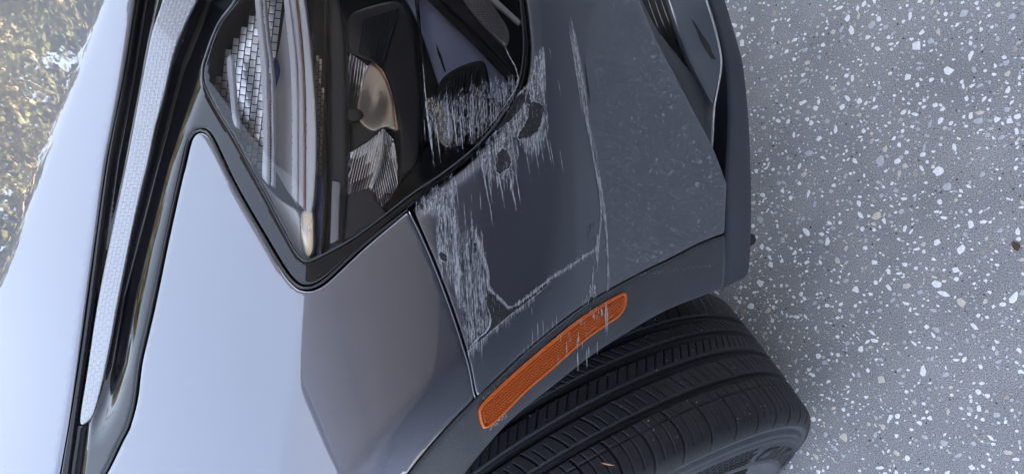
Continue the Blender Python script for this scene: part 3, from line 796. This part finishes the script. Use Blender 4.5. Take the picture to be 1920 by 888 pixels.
# faceted reflector
def facets(name, poly, cw, ch, org, ang, m, off, jitter=.22, stag=.5, bend=0.):
    poly = np.array(poly, float); V, Fq = [], []
    ca, sa = math.cos(ang), math.sin(ang)
    for i in range(-40, 40):
        for j in range(-40, 40):
            u0 = i * cw; v0 = j * ch + (ch * stag if i % 2 else 0)
            cx = org[0] + u0 * ca - v0 * sa + bend * (v0 / 100) ** 2; cy = org[1] + u0 * sa + v0 * ca
            if not inside(np.array([[cx, cy]]), poly)[0]: continue
            b = len(V); tu, tv = random.uniform(-1, 1) * jitter, random.uniform(-1, 1) * jitter
            for (a_, c_) in ((-1,-1),(0,-1),(1,-1),(-1,0),(0,0),(1,0),(-1,1),(0,1),(1,1)):
                du, dvv = a_ * cw * .43, c_ * ch * .44
                x = cx + du * ca - dvv * sa; y = cy + du * sa + dvv * ca
                V.append(Pt(np.float64(x), np.float64(y), off + .0010 * (a_ * a_ + c_ * c_ * .6) * .5 - .0002 * a_ + .0011 * c_ + .002 * (a_ * tu + c_ * tv)))
            for (p, q) in ((0,0),(1,0),(0,1),(1,1)):
                s = b + p + q * 3; Fq.append((s, s+1, s+4, s+3))
    return link(name, V, Fq, m, head, True)
tag(facets('facet_reflector', [(478,18),(505,-30),(532,-30),(530,10),(520,70),(510,130),(508,200),(500,250),(486,330),(452,275),(404,198),(402,170),(425,100),(452,55)], 12, 15, (470,150), .12, 'chrome', .045), kind='stuff')
tag(facets('warm_facets', [(494,50),(505,55),(509,140),(508,235),(496,235),(492,120)], 9, 7, (500,140), .05, 'chrome_gold', .028, .5), kind='stuff')
tag(facets('inner_facets', [(589,98),(601,112),(606,170),(607,240),(600,330),(594,330),(592,220)], 6, 12, (598,200), .03, 'chrome_gold', .040, .6), kind='stuff')
part('reflector_backing', [(404,150),(450,60),(500,-35),(560,-35),(560,400),(540,420),(480,330),(404,200)], 'dark_housing', .055, sp=12, thick=0)
part('lens_sky_reflection', [(446,272),(480,328),(520,372),(557,398),(562,440),(564,474),(556,468),(530,422),(490,350)], 'silver', .030)  # pale sheet added in place of the sky reflection at the lens tip
part('blue_filter', [(516,105),(524,130),(516,165),(511,190),(508,160),(511,120)], 'blue_glass', .034, sp=5)
part('satin_panel', [(532,24,1),(524,80),(514,130),(512,200),(511,310,1),(530,345),(556,385,1),(556,200),(548,60),(540,0,1)], 'satin_grey', .036)
part('light_guide', [(474,-30,1),(484,-30,1),(492,60),(498,116),(500,172),(501,257),(500,345,1),(490,333,1),(492,257),(490,172),(487,116),(482,60)], 'guide_white', .014)
part('guide_edge', [(489,-30,1),(493,-30,1),(501,60),(508,115),(511,150),(512,230),(511,352,1),(507,347,1),(508,230),(507,150),(504,115),(497,60)], 'guide', .012, sp=5)
part('short_light_guide', [(424,110),(432,102),(437,150),(441,200),(444,240),(437,232),(430,180)], 'guide', .012, sp=5)
part('whitened_light_bar', [(528,-30,1),(538,-30,1),(549,60),(555,120),(557,200),(557,380,1),(546,366,1),(546,200),(543,120),(537,60)], 'guide_white', .016, sp=6)  # clear bar whitened in place of its sky reflection
part('notched_light_bar', [(539,-30,1),(550,-30,1),(560,60),(566,140),(568,220),(568,392,1),(559,382,1),(559,200),(557,120),(550,60)], 'guide', .020, sp=6)
part('copper_edge', [(551,-30,1),(553.5,-30,1),(563,60),(569,140),(571,220),(571,394,1),(568.5,392,1),(568.5,220),(566.5,140),(560.5,60)], 'copper', .015, sp=4, roll=(.8, .001))
part('silver_band', [(555,-30,1),(566,-30,1),(578,60),(586,140),(591,210),(592,300),(588,370),(583,398,1),(572,396,1),(573,220),(571,140),(565,60)], 'silver', .018, sp=6)
part('lamp_foot', [(566,396),(584,393),(588,430),(586,470),(575,484),(568,470),(563,430)], 'chrome_gold', .02, sp=6)
part('blue_strip', [(598,330,1),(606,330,1),(608,430),(606,480,1),(590,485,1),(592,420)], 'blue_glass', .03, sp=6)
part('clear_bar', [(606,-30,1),(614,-30,1),(612,200),(612,300),(611,400),(604,484,1),(598,480,1),(604,400),(608,250)], 'gloss_black', .014, sp=6)
part('dark_rib', [(606,-30,1),(634,-30,1),(646,80),(650,180),(650,300),(648,380),(640,462,1),(606,482,1),(612,330),(613,150)], 'housing_mid', .024, sp=8, roll=(4, .006))
part('grey_tab', [(622,338,1),(638,341,1),(634,450,1),(618,458,1)], 'satin_grey', .019, sp=8)
# low-beam module
part('module_frame', [(650,40),(662,22),(700,8),(742,0),(762,14),(778,70),(788,150),(789,250),(784,300),(760,330),(748,345,1),(750,290),(744,230),(728,160),(708,118),(680,105),(652,92,1)], 'dark_housing', .022, sp=8, roll=(4, .005))
ridged('fluted_shade', [(680,38),(748,16),(717,124),(668,96)], R(100), 4.6, 'housing_mid', head, .016, .0010)
ridged('fluted_reflector', [(650,95),(690,124),(672,202),(650,204)], R(97), 5.2, 'flute', head, .034, .0012)
part('reflector_bowl', [(690,120),(702,116),(720,140),(736,190),(743,244),(722,238),(700,246),(676,232),(668,205),(678,160)], 'bowl', .030, sp=5, roll=(3, .004), extra=lambda x, y: .008 * np.exp(-(((x - 700) / 25) ** 2 + ((y - 190) / 40) ** 2)))
part('bowl_edge', [(700,116),(706,114),(724,138),(740,188),(747,244),(742,244),(736,192),(720,144)], 'copper', .024, sp=4, roll=(1.2, .001))
part('bulb_eye', [(646,205),(660,200),(674,204),(680,214),(674,224),(660,227),(646,224)], 'gloss_black', .028, sp=4, roll=(4, .005))
part('inner_hollow', [(648,225),(676,226),(700,244),(718,240),(700,258),(675,272),(650,284)], 'dark_housing', .040, sp=6)
ridged('fluted_reflector', [(650,290),(690,266),(718,241),(712,300),(692,352),(650,366)], R(103), 4.6, 'flute', head, .028, .0011)
ridged('fluted_reflector', [(718,241),(738,262),(746,310),(746,348),(730,374),(716,388),(698,372),(692,352),(710,300)], R(78), 4.2, 'flute', head, .028, .0010)
part('reflector_ridge', [(717,240),(721,243),(714,300),(695,352),(691,350),(709,298)], 'chrome', .022, sp=4, roll=(1, .001))
part('lower_shell', [(650,366),(692,354),(716,388),(722,400),(690,424),(648,448),(646,400)], 'housing_mid', .030, sp=7)
# second module and trim towards the nose
part('sky_tinted_trim_panel', [(735,-35,1),(775,-35,1),(830,20),(890,78),(948,136),(966,152,1),(940,185),(912,180,1),(905,132),(860,132),(822,158,1),(806,110),(786,50),(764,5)], 'sky_panel', .038, sp=8)  # its blue is a coloured-in sky reflection
part('panel_crack', [(817,80,1),(822,92),(828,106),(830,114),(837,136,1),(833,134),(825,112),(820,98)], 'gloss_black', .0365, sp=5, roll=(.6, .0005), thick=0)
part('module_frame', [(820,168),(828,146),(858,124),(896,112),(908,114),(915,132),(920,166),(924,200),(885,240),(840,262),(822,240),(815,200)], 'dark_housing', .030, sp=6, roll=(4, .005))
ridged('fluted_shade', [(836,156),(862,140),(898,126),(892,168),(880,210),(838,230),(826,190)], R(105), 4.4, 'housing_mid', head, .024, .0010)
ridged('fluted_reflector', [(800,182),(826,196),(814,236),(803,214)], R(108), 4.2, 'flute_gold', head, .020, .0010)
part('reflector_bowl', [(826,198),(845,212),(852,250),(840,276),(822,262),(814,236)], 'bowl', .024, sp=5)
part('diagonal_trim', [(770,-35,1),(788,-35,1),(840,14),(905,76),(955,128),(964,142),(957,150),(944,138),(890,82),(830,24)], 'gloss_black', .022, sp=6, roll=(3, .004))
part('dark_band', [(792,-35,1),(850,-35,1),(876,14),(950,84),(960,110),(967,148),(950,124),(905,74),(842,14)], 'black', .026, sp=7)
part('honeycomb_strip', [(850,-35,1),(895,-35,1),(918,0),(940,32),(953,55),(955,76),(948,86),(925,66),(880,16)], 'satin_grey', .020, sp=7)
V, Fq = [], []
hp = curve([(850,-35,1),(895,-35,1),(918,0),(940,32),(953,55),(955,76),(948,86),(925,66),(880,16)], True, 5)
for i in range(0, 24):
    for j in range(0, 28):
        q = np.array([845 + i * 5.4 + (2.7 if j % 2 else 0), -34 + j * 4.6])
        if inside(q[None], hp)[0] and edist(q[None], hp)[0] > 3:
            b = len(V)
            for k in range(6): V.append(Pt(*(q + 2.5 * np.array([math.cos(k * 1.047 + .52), math.sin(k * 1.047 + .52)])), .0195))
            V.append(Pt(*q, .0172))
            Fq += [(b + k, b + (k + 1) % 6, b + 6) for k in range(6)]
tag(link('honeycomb_cells', V, Fq, 'satin_grey', head, False), kind='stuff')
part('bright_trim_line', [(896,-35,1),(903,-35,1),(930,-4),(958,22),(976,40),(974,46),(950,26),(922,2)], 'silver', .010, sp=5, roll=(1.2, .001))
part('inner_rib', [(782,-20),(790,60),(797,150),(799,230),(790,300),(785,306),(793,230),(791,150),(784,60),(776,-20)], 'gloss_black', .014, sp=5, roll=(2, .002))
lens = patch('lens', LENS, 'lens', head, off=-.0005, sp=10, roll=(4, .0025), thick=.0)
for nm, L, m in (('lens_seal', LENS, 'housing_mid'),):
    C = curve(L, True, 6); P = Pt(C[:, 0], C[:, 1], .0002); P = np.r_[P, P[:1]]
    V, Fq = tube(P, .0009, 6, False); link(nm, V, Fq, m, head)
# black gasket round the fender opening
for pts in ([(90,1110),(116,1010),(158,944),(195,888),(227,823),(240,797),(253,750),(263,677),(286,575),(316,432),(346,300),(355,263),(365,248),(376,244),(387,248),(398,263),(439,348),(498,451),(537,514),(558,536),(575,540),(592,536),(612,523),(681,460),(766,393)],):
    skin_tube('gasket', pts, 5.5, 'rubber_seal', car, off=.002)

# ---- scrapes
def streaks(items, off, name, m, parent, F=SK, jag=.6):
    """each item is (x, y, length, width, dx) : a tapering scratch running along the scrape direction"""
    X, Fq = [], []
    for (x, y, L, w, dx) in items:
        n = max(2, int(L / 9)); b = len(X)
        for i in range(n + 1):
            t = i / n; ww = w * (math.sin(math.pi * min(1, t * 1.1 + .08)) ** .6 if t < .93 else .25)
            cx = x + dx * L * t; cy = y + L * t
            j = random.uniform(-jag, jag) * w * .3
            X.append((cx - ww / 2 + j, cy)); X.append((cx + ww / 2 + j, cy))
        for i in range(n): Fq.append((b + 2*i, b + 2*i + 1, b + 2*i + 3, b + 2*i + 2))
    X = np.array(X); P = Pt(X[:, 0], X[:, 1], off + (bump_extra(X[:, 0], X[:, 1]) if parent is bumper else 0), F)
    o = link(name, P, Fq, m, parent, False); tag(o, kind='stuff'); return o
def emit(poly, n, L0, L1, w0, w1, dx=.07, up=.3):
    P = curve(poly, True, 12); lo, hi = P.min(0), P.max(0); out = []
    den, ln = {}, {}
    tries = 0
    while len(out) < n and tries < 60000:
        tries += 1
        q = np.array([random.uniform(lo[0], hi[0]), random.uniform(lo[1], hi[1])])
        c = int((q[0] - dx * q[1]) / 4.5)
        if c not in den: den[c] = random.choice([.12, .35, .7, 1, 1]); ln[c] = random.choice([.4, .7, 1, 1.5])
        if random.random() > den[c]: continue
        if inside(q[None], P)[0]:
            L = random.uniform(L0, L1) * random.choice([.35, .7, 1]) * ln[c]; out.append((q[0], q[1] - L * up * ln[c], L, random.uniform(w0, w1) * random.choice([.5, .8, 1, 1.3]), dx + random.uniform(-.025, .025)))
    return out
def keep(items, polys_out=()):
    return items
OB = -.0007
A1 = [(1004,100),(1016,95),(1022,140),(1018,185),(1000,185),(990,165),(1000,130)]
A2 = [(992,168),(1004,190),(1002,235),(985,250),(965,255),(945,262),(930,300),(915,322),(900,300),(893,285),(915,268),(935,245),(960,222)]
A3 = [(925,270),(965,262),(968,320),(955,345),(930,335),(905,310)]
A4 = [(778,388),(825,345),(852,338),(856,365),(842,392),(800,398)]
A5 = [(822,385),(838,365),(850,400),(868,440),(890,435),(905,470),(913,520),(914,590),(921,602),(912,622),(880,652),(868,600),(856,560),(845,515),(830,500),(820,470)]
A6 = [(978,262),(1016,240),(1024,200),(1028,240),(1020,268),(990,285)]
it = emit(A1, 60, 20, 55, 1, 2.6) + emit(A2, 190, 18, 46, .9, 2.4) + emit(A3, 70, 20, 60, .9, 2.4) + emit(A4, 90, 14, 36, .9, 2.2) + emit(A5, 330, 25, 70, .9, 2.3, .06) + emit(A6, 50, 20, 60, .8, 1.8)
it_dim = emit(A1, 60, 20, 55, 1, 2.6) + emit(A2, 240, 18, 46, 1, 3) + emit(A3, 80, 20, 60, 1, 2.6) + emit(A4, 120, 14, 36, 1, 2.6) + emit(A5, 500, 25, 80, 1, 3, .06) + emit(A6, 40, 20, 60, 1, 2)
# long single tails
for (x, y, L, w, dx) in [(899,285,118,2.6,.19),(914,322,60,2,.15),(936,330,60,2.4,.17),(955,322,72,3,.17),(963,300,100,1.8,.16),(958,250,80,1.6,.15),(983,262,80,1.8,.16),(1000,258,70,1.8,.17),(1010,250,70,1.5,.18),(1022,246,75,1.8,.2),(1030,262,60,1.4,.18),(1050,282,45,1.3,.15),(1046,150,30,1.3,.2),(1030,90,20,1.4,.2),(885,292,50,1.4,.1),(900,360,34,1.2,.05),(842,345,60,1.6,.1),(855,340,65,1.4,.1),(884,365,14,1,.05),(872,315,28,1.3,.1),(878,308,24,1.2,.1),(868,322,20,1,.1),
    (905,440,60,1.4,.02),(870,380,60,1.2,.06),(883,395,50,1.1,.05),(918,380,45,1.6,.14),(965,370,26,1.3,.12),
    (948,588,28,1.4,.03),(954,586,32,1.2,.03),(930,600,24,1.3,.03),(924,604,22,1,.03),(903,628,30,1.8,.03),(898,632,26,1.3,.03),(908,622,22,1.2,.03),(893,636,20,1.2,.03),
    (998,618,50,1.3,.03),(1008,605,42,1.4,.03),(1018,600,48,1.2,.03),(1026,610,28,1,.03),(1043,590,40,1.2,.03),(1036,600,20,1,.03),(1030,622,20,1,.03),(997,575,16,1,.02),(982,650,20,2,.03),(990,645,18,1.6,.03)]:
    it.append((x, y, L, w, dx))
streaks(it_dim, OB, 'scuff_haze', 'scuff_dim', bumper)
for A_ in (A1, A2, A3, A4, A5, A6):
    C = curve(A_, True, 2); C = C + rng.uniform(-1, 1, C.shape) * np.array([1.2, 11.])
    patch('smeared_film', [tuple(c) for c in C], 'film', bumper, off=OB + .0001, sp=9, roll=(0, 0), thick=0, smooth_poly=False, extra=bump_extra)
streaks(it, OB - .0003, 'scuff_marks', 'scuff', bumper)
streaks(emit(A5, 170, 15, 60, .6, 1.3, .06) + emit(A2, 90, 12, 40, .6, 1.3) + emit(A4, 40, 10, 30, .6, 1.2), OB - .0006, 'score_lines', 'underplastic', bumper)
def band(name, pts, widths, m, parent, off, jag=.5, F=SK, step=3.5):
    C = curve(pts, False, step); T = np.gradient(C, axis=0); T /= np.linalg.norm(T, axis=1, keepdims=True); N = np.c_[-T[:, 1], T[:, 0]]
    w = np.interp(np.linspace(0, 1, len(C)), np.linspace(0, 1, len(widths)), widths)
    a_ = C + N * (w * .5 * (1 + jag * rng.uniform(-1, 1, len(C))))[:, None]; b_ = C - N * (w * .5 * (1 + jag * rng.uniform(-1, 1, len(C))))[:, None]
    X = np.empty((2 * len(C), 2)); X[0::2] = a_; X[1::2] = b_
    P = Pt(X[:, 0], X[:, 1], off + (bump_extra(X[:, 0], X[:, 1]) if parent is bumper else 0), F)
    return link(name, P, [(2*i, 2*i+1, 2*i+3, 2*i+2) for i in range(len(C) - 1)], m, parent, False)
# the long scrape down the corner
band('long_scratch', [(1070,34),(1077,80),(1088,140),(1101,220),(1116,300),(1127,360),(1136,430),(1140,500),(1139,566)], [1, 9, 10, 8, 7, 9, 4, 3, 3], 'scuff_dim', bumper, OB, .15)
band('long_scratch', [(1072,40),(1084,110),(1096,170),(1103,220)], [1, 4, 3, 1], 'scuff', bumper, OB - .0003, .4)
band('long_scratch', [(1068,60),(1077,110),(1086,170),(1090,205)], [1, 2, 2, .6], 'scuff', bumper, OB - .0003, .3)
band('long_scratch', [(1099,215),(1112,290),(1124,360),(1127,400),(1124,440),(1121,480),(1119,510)], [1, 2.4, 2.4, 2.4, 2.5, 2.8, .8], 'scuff', bumper, OB - .0003, .4)
band('long_scratch', [(1123,330),(1134,400),(1139,460),(1140,520),(1139,566)], [1.5, 2.6, 2.6, 2, 1.6], 'scuff', bumper, OB - .0003, .3)
band('long_scratch', [(1097,120),(1101,150),(1107,195)], [1, 2.2, .5], 'underplastic', bumper, OB - .0004, .2)
def gouge(poly, rim=1.4, seed=0):
    C = curve(poly, True, 3.2); C = C + rng.uniform(-1.3, 1.3, C.shape)
    cc = [tuple(c) for c in C] + [tuple(C[0])]
    o = patch('gouge', [tuple(c) for c in C], 'underplastic', bumper, off=OB - .0005, sp=8, roll=(0, 0), thick=0, smooth_poly=False, extra=bump_extra)
    if rim:
        cc = [tuple(c) for c in C] + [tuple(C[0])]
        band('gouge_rim', cc, [rim, rim * 1.8, rim * .2, rim * 1.7, rim * .3, rim * 1.6, rim * .8, rim * .2, rim], 'scuff', bumper, OB - .0009, 1.)
    if len(cc) > 20:
        streaks(emit([tuple(c) for c in C[::3]], 26, 5, 22, .4, 1.0, .05, .4), OB - .0009, 'score_lines', 'scuff_dim', bumper)
    return o
gouge([(993,158),(995,188),(1006,191),(1018,199),(1019,215),(1013,240),(996,256),(975,262),(971,254),(978,242),(987,228),(991,207),(986,188),(988,172)])
gouge([(991,162,1),(965,184),(947,210),(924,240),(915,262,1),(936,243),(965,219),(984,190)])
gouge([(942,278),(950,281),(958,300),(955,316),(946,320),(936,326),(930,316),(931,292)], 1.2)
gouge([(826,471),(834,474),(839,484),(836,491),(828,488),(823,478)], 1.2)
gouge([(913,542,1),(927,553),(953,577),(985,562),(1035,522),(1040,519),(1000,556),(956,590),(920,620),(880,657,1),(905,628),(919,603),(913,580)], 0)
gouge([(1109,553),(1114,560),(1110,567),(1103,569)], 1.)
gouge([(790,382),(795,384),(793,392),(788,390)], 0)
gouge([(889,456),(892,455),(893,474),(890,474)], 0)
def hairs(line, n, L0, L1, off_, m='scuff', up=.5):
    C = curve(line, False, 4); out = []
    for _ in range(n):
        q = C[random.randrange(len(C))]; L = random.uniform(L0, L1)
        out.append((q[0] + random.uniform(-2, 2), q[1] - L * up + random.uniform(-1, 1), L, random.uniform(.6, 1.8), .05 + random.uniform(-.03, .03)))
    streaks(out, off_, 'edge_frays', m, bumper)
hairs([(914,538),(927,550),(945,568),(953,576),(966,572),(1000,548),(1035,520),(1062,504),(1090,484),(1112,470),(1124,458)], 190, 4, 13, OB - .0011)
hairs([(893,440),(905,480),(914,510),(914,538)], 70, 6, 24, OB - .0011)
hairs([(879,657),(905,635),(925,618),(956,591),(1000,557)], 60, 4, 16, OB - .0011, up=.1)
hairs([(1004,112),(1000,140),(990,160),(965,182),(946,207),(925,236),(905,262)], 70, 3, 10, OB - .0011)
hairs([(1019,215),(1013,240),(996,256),(975,262)], 50, 4, 22, OB - .0011, up=.1)
band('paint_edge', [(893,440),(905,480),(914,510),(914,538),(927,550),(945,568),(953,576),(966,572),(1000,548),(1035,520),(1062,504),(1090,484),(1112,470),(1124,458)], [.6, 2, 3, 1.2, 2, 2.2, 1.4, 1, 1.4, 3.4, 3, 2, 2.6, 1], 'scuff', bumper, OB - .001, .9)
band('paint_edge', [(879,657),(905,635),(925,618),(956,591),(1000,557),(1035,527)], [2, 1.2, 1.6, 1, 1, .5], 'scuff', bumper, OB - .001, .9)
band('paint_edge', [(914,575),(920,600),(912,620),(898,632),(880,653)], [1, 3, 4, 3, 1.4], 'scuff', bumper, OB - .001, .6)
band('paint_edge', [(1004,112),(1000,140),(990,160),(965,182),(946,207),(925,236),(905,262),(893,280)], [.8, .8, 1.2, 1, 1.4, 1.2, 1, .5], 'scuff', bumper, OB - .001, .9)
it = emit([(1106,535),(1114,530),(1120,552),(1108,560),(1090,570),(1100,555)], 50, 8, 22, .9, 2, .02)
it += [(1112,500,60,2,-.02), (1120,440,50,4,-.03), (1119,455,30,3,-.03)]
streaks(it, OB - .0003, 'chip_scuffs', 'scuff', bumper)
P_s = curve([(1068,38),(1077,80),(1088,140),(1101,220),(1116,300),(1127,360),(1136,430),(1140,500),(1139,560)], False, 4); T_s = np.gradient(P_s, axis=0)
its = []
for _ in range(150):
    k = int(random.triangular(0, len(P_s) - 3, 8)); dxs = T_s[k][0] / max(.3, T_s[k][1])
    its.append((P_s[k][0] + random.gauss(-1.5, 2.6) * (1.1 - .7 * k / len(P_s)), P_s[k][1] - 4, random.uniform(12, 60) * (1 - .5 * k / len(P_s)), random.uniform(.4, 1.2), dxs + random.uniform(-.015, .015)))
streaks(its, OB - .0006, 'scratch_hairs', 'scuff', bumper)
# dark fine nicks
streaks([(1108+random.uniform(-8,8), 425+random.uniform(-10,25), random.uniform(4,9), .7, -.3) for _ in range(18)], OB - .0003, 'fine_nicks', 'underplastic', bumper)
# scuffs carried over the trim and marker
it = [(1136,566,70,3,.0),(1139,580,50,2,0),(1082,634,22,1.6,.02),(1062,640,30,1.6,.02),(1100,655,34,2.4,.02),(1104,650,20,1.8,0),(1083,660,36,2,.02),(1120,640,24,1.6,0),(1047,665,18,1.2,0)] + [(random.uniform(1105,1140), random.uniform(572,590), random.uniform(5,14), 1.3, .02) for _ in range(22)] + [(random.uniform(1050,1120), random.uniform(590,640), random.uniform(8,22), 1.1, .02) for _ in range(12)]
streaks(it, -.0122, 'trim_scuffs', 'scuff', clad)
streaks([(q, 800 - (q - 915) * .8 + random.uniform(-7, 7) , random.uniform(1.5, 5), random.uniform(.8, 2.2), .1) for q in [random.uniform(918, 950) for _ in range(60)]], -.0046, 'paint_flecks', 'scuff', clad)
streaks([(q, 745 - (q - 905) * .86 + random.uniform(-3, 3), random.uniform(1, 4), random.uniform(.8, 1.8), .1) for q in [random.uniform(905, 950) for _ in range(24)]], -.0046, 'paint_flecks', 'scuff', clad)
streaks([(1180 + i * 2.6 + random.uniform(-2, 2), 517 - i * .35 + random.uniform(-3, 2.5), random.uniform(.8, 2.4), random.uniform(.7, 1.6), .1) for i in range(62)], -.0048, 'paint_flecks', 'scuff', clad)
# fine scratches on the lens
LZ = [(800,195),(860,178),(925,158),(966,158),(958,182),(932,218),(900,250),(878,262),(845,262),(812,245)]
C = curve(LZ, True, 2); C = C + rng.uniform(-1, 1, C.shape) * np.array([1.2, 14.])
patch('smeared_film', [tuple(c) for c in C], 'film_thin', head, off=-.0008, sp=9, roll=(0, 0), thick=0, smooth_poly=False)
streaks(emit(LZ, 380, 14, 55, .5, 1.5, .06), -.0009, 'lens_haze', 'scuff_dim', head)
it = emit(LZ, 150, 14, 50, .4, 1.1, .06) + [(798,190,115,3.4,.13),(795,150,60,2,.1),(793,120,50,1.2,.08),(818,235,70,2.2,.12),(806,230,80,1.4,.1),(838,230,50,2.2,.14),(850,215,70,2,.13),(862,220,60,2.2,.1),(880,225,45,2,.1),(795,225,40,1.1,.06)]
streaks(it, -.0012, 'lens_scuffs', 'scuff', head)
it = emit([(565,395),(582,400),(584,450),(572,462),(562,430)], 20, 8, 30, .8, 1.6, .08)
streaks(it, -.0012, 'lens_scuffs', 'scuff', head)
band('lens_chipped_edge', [(945,82),(952,100),(962,118),(971,140),(969,160),(951,192),(930,220),(908,250)], [.6, 1.2, 2, 2.4, 1.4, 1, 1, .6], 'scuff', head, -.0014, .9)

dv_, df_ = [], []
for _ in range(420):
    q = np.array([random.uniform(0, 1350), random.uniform(0, 888)]); sz = random.uniform(.25, .8)
    b = len(dv_)
    for k in range(4): dv_.append(Pt(q[0] + sz * math.cos(k * 1.57 + 1) * random.uniform(.6, 1.2), q[1] + sz * math.sin(k * 1.57 + 1), -.0046))
    df_.append((b, b+1, b+2, b+3))
tag(link('dust_specks', dv_, df_, 'scuff_dim', car, False), kind='stuff')
# leaf scrap on the tyre
an = find_angle(1140, 872, .33)
def tyre_hit(px, py, Rt=.345):
    v = ray(px, py); q = ORG - WC; vp = v - (v @ OW2) * OW2; qp = q - (q @ OW2) * OW2
    A_, B_, C_ = vp @ vp, vp @ qp, qp @ qp - Rt * Rt; t = (-B_ - math.sqrt(B_ * B_ - A_ * C_)) / A_
    p = ORG + v * t; n = (p - WC) - ((p - WC) @ OW2) * OW2; return p, n / np.linalg.norm(n)
p_, n_ = tyre_hit(1140, 870)
leaf_scrap('leaf_scrap', p_ + n_ * .0005, .009, .0016, -2.3, 'leaf', 'thin orange-brown leaf scrap lying on the tyre tread', n_)

# ================================================================== TREES (mirrored by hood and lamp)
def make_tree(name, base, hgt, label, seed, lean=0., dens=500, top=99., clear=-99.):
    rs = random.Random(seed); t = empty(name, tuple(base)); tag(t, label, 'tree', 'oak trees beyond the driveway')
    V, Fq = [], []; tips = []
    def grow(p, d, L, r, lvl):
        pts = [p]; n = 6; dd = d.copy()
        for i in range(n):
            dd = dd + np.array([rs.uniform(-1, 1), rs.uniform(-1, 1), rs.uniform(-.6, .8)]) * .28; dd /= np.linalg.norm(dd)
            pts.append(pts[-1] + dd * L / n)
        if lvl and min(q_[0] for q_ in pts) < clear: return
        tube(pts, np.linspace(r, r * .5, n + 1), 7, True, V, Fq)
        if lvl >= 2: tips.append(pts[-1]); tips.append(pts[3])
        if lvl < 4:
            for k in range(rs.choice([2, 3]) if lvl else 4):
                j = rs.randint(2, n); a_ = rs.uniform(0, 6.28); s = np.array([math.cos(a_), math.sin(a_), rs.uniform(-.1, .7)])
                nd = dd * .6 + s * .9; nd /= np.linalg.norm(nd); grow(pts[j], nd, L * rs.uniform(.68, .88), r * .58, lvl + 1)
    b = np.array(base, float)
    grow(b, np.array([lean, 0, 1.]), hgt * .30, hgt * .052, 0)
    link('trunk', V, Fq, 'bark', t)
    nr = np.random.default_rng(seed); k_ = hgt / 7
    T_ = np.repeat(np.array(tips), dens, 0); N_ = len(T_)
    c = T_ + nr.normal(0, 1, (N_, 3)) * np.array([.36, .36, .27]) * k_ * nr.choice([.35, .8, 1.15], (N_, 1))
    c = c[c[:, 2] < top]; N_ = len(c)
    s_ = nr.uniform(.022, .05, (N_, 1)) * k_; a_ = nr.uniform(-1, 1, (N_, 3)) * s_; b_ = nr.uniform(-1, 1, (N_, 3)) * s_ * .7
    LV = np.stack([c - a_, c + b_, c + a_, c - b_], 1).reshape(-1, 3)
    me = bpy.data.meshes.new('crown'); me.vertices.add(len(LV)); me.vertices.foreach_set('co', LV.astype(np.float32).ravel())
    me.loops.add(len(LV)); me.loops.foreach_set('vertex_index', np.arange(len(LV), dtype=np.int32))
    me.polygons.add(N_); me.polygons.foreach_set('loop_start', np.arange(0, len(LV), 4, dtype=np.int32)); me.materials.append(M['foliage']); me.update(calc_edges=True)
    cr = bpy.data.objects.new('crown', me); COL.objects.link(cr); setpar(cr, t); tag(cr, kind='stuff')
make_tree('oak_tree', (1.9, 10.0, 0), 9.0, 'oak tree whose pale thick limbs are mirrored at the top left of the hood', 3, dens=140, top=4.8, clear=.7)
make_tree('oak_tree', (-2.6, 13.0, 0), 5.6, 'oak tree behind the hood, mirrored halfway down its left edge', 11, dens=250, top=4.6)
make_tree('oak_tree', (5.6, 10.5, 0), 7.6, 'oak tree to the right, mirrored in the running light', 31, dens=300)
make_tree('oak_tree', (-5.2, 4.6, 0), 6.6, 'oak tree beside the driveway, mirrored low on the fender', 23)
nr = np.random.default_rng(5); Q_ = np.c_[nr.uniform(-12, 20, 330000), nr.uniform(16, 20, 330000), nr.uniform(1, 9.4, 330000)]
def lump(q, s_, ph): return np.sin(q[:, 0] * s_ + ph + 1.3 * np.sin(q[:, 2] * s_ * .8 + ph)) + np.sin(q[:, 2] * s_ * 1.2 + 2 * ph + 1.1 * np.sin(q[:, 0] * s_ * .9)) + .5 * np.sin(q[:, 1] * s_ + ph)
keep_ = lump(Q_, 1.1, .7) + .8 * lump(Q_, 2.9, 2.1) + .5 * lump(Q_, 7.1, .3) > .42 + .35 * np.clip((Q_[:, 2] - 7.3) / 1.2, 0, 6)
Q_ = Q_[keep_]; N_ = len(Q_); s_ = nr.uniform(.06, .15, (N_, 1)); a_ = nr.uniform(-1, 1, (N_, 3)) * s_; b_ = nr.uniform(-1, 1, (N_, 3)) * s_
LV = np.stack([Q_ - a_, Q_ + b_, Q_ + a_, Q_ - b_], 1).reshape(-1, 3)
me = bpy.data.meshes.new('wood'); me.vertices.add(len(LV)); me.vertices.foreach_set('co', LV.astype(np.float32).ravel())
me.loops.add(len(LV)); me.loops.foreach_set('vertex_index', np.arange(len(LV), dtype=np.int32))
me.polygons.add(N_); me.polygons.foreach_set('loop_start', np.arange(0, len(LV), 4, dtype=np.int32)); me.materials.append(M['foliage']); me.update(calc_edges=True)
wd_ = bpy.data.objects.new('wood', me); COL.objects.link(wd_)
tag(wd_, 'far wood of dull green foliage behind the oaks, mirrored as a blur in the hood', 'wood', kind='stuff')
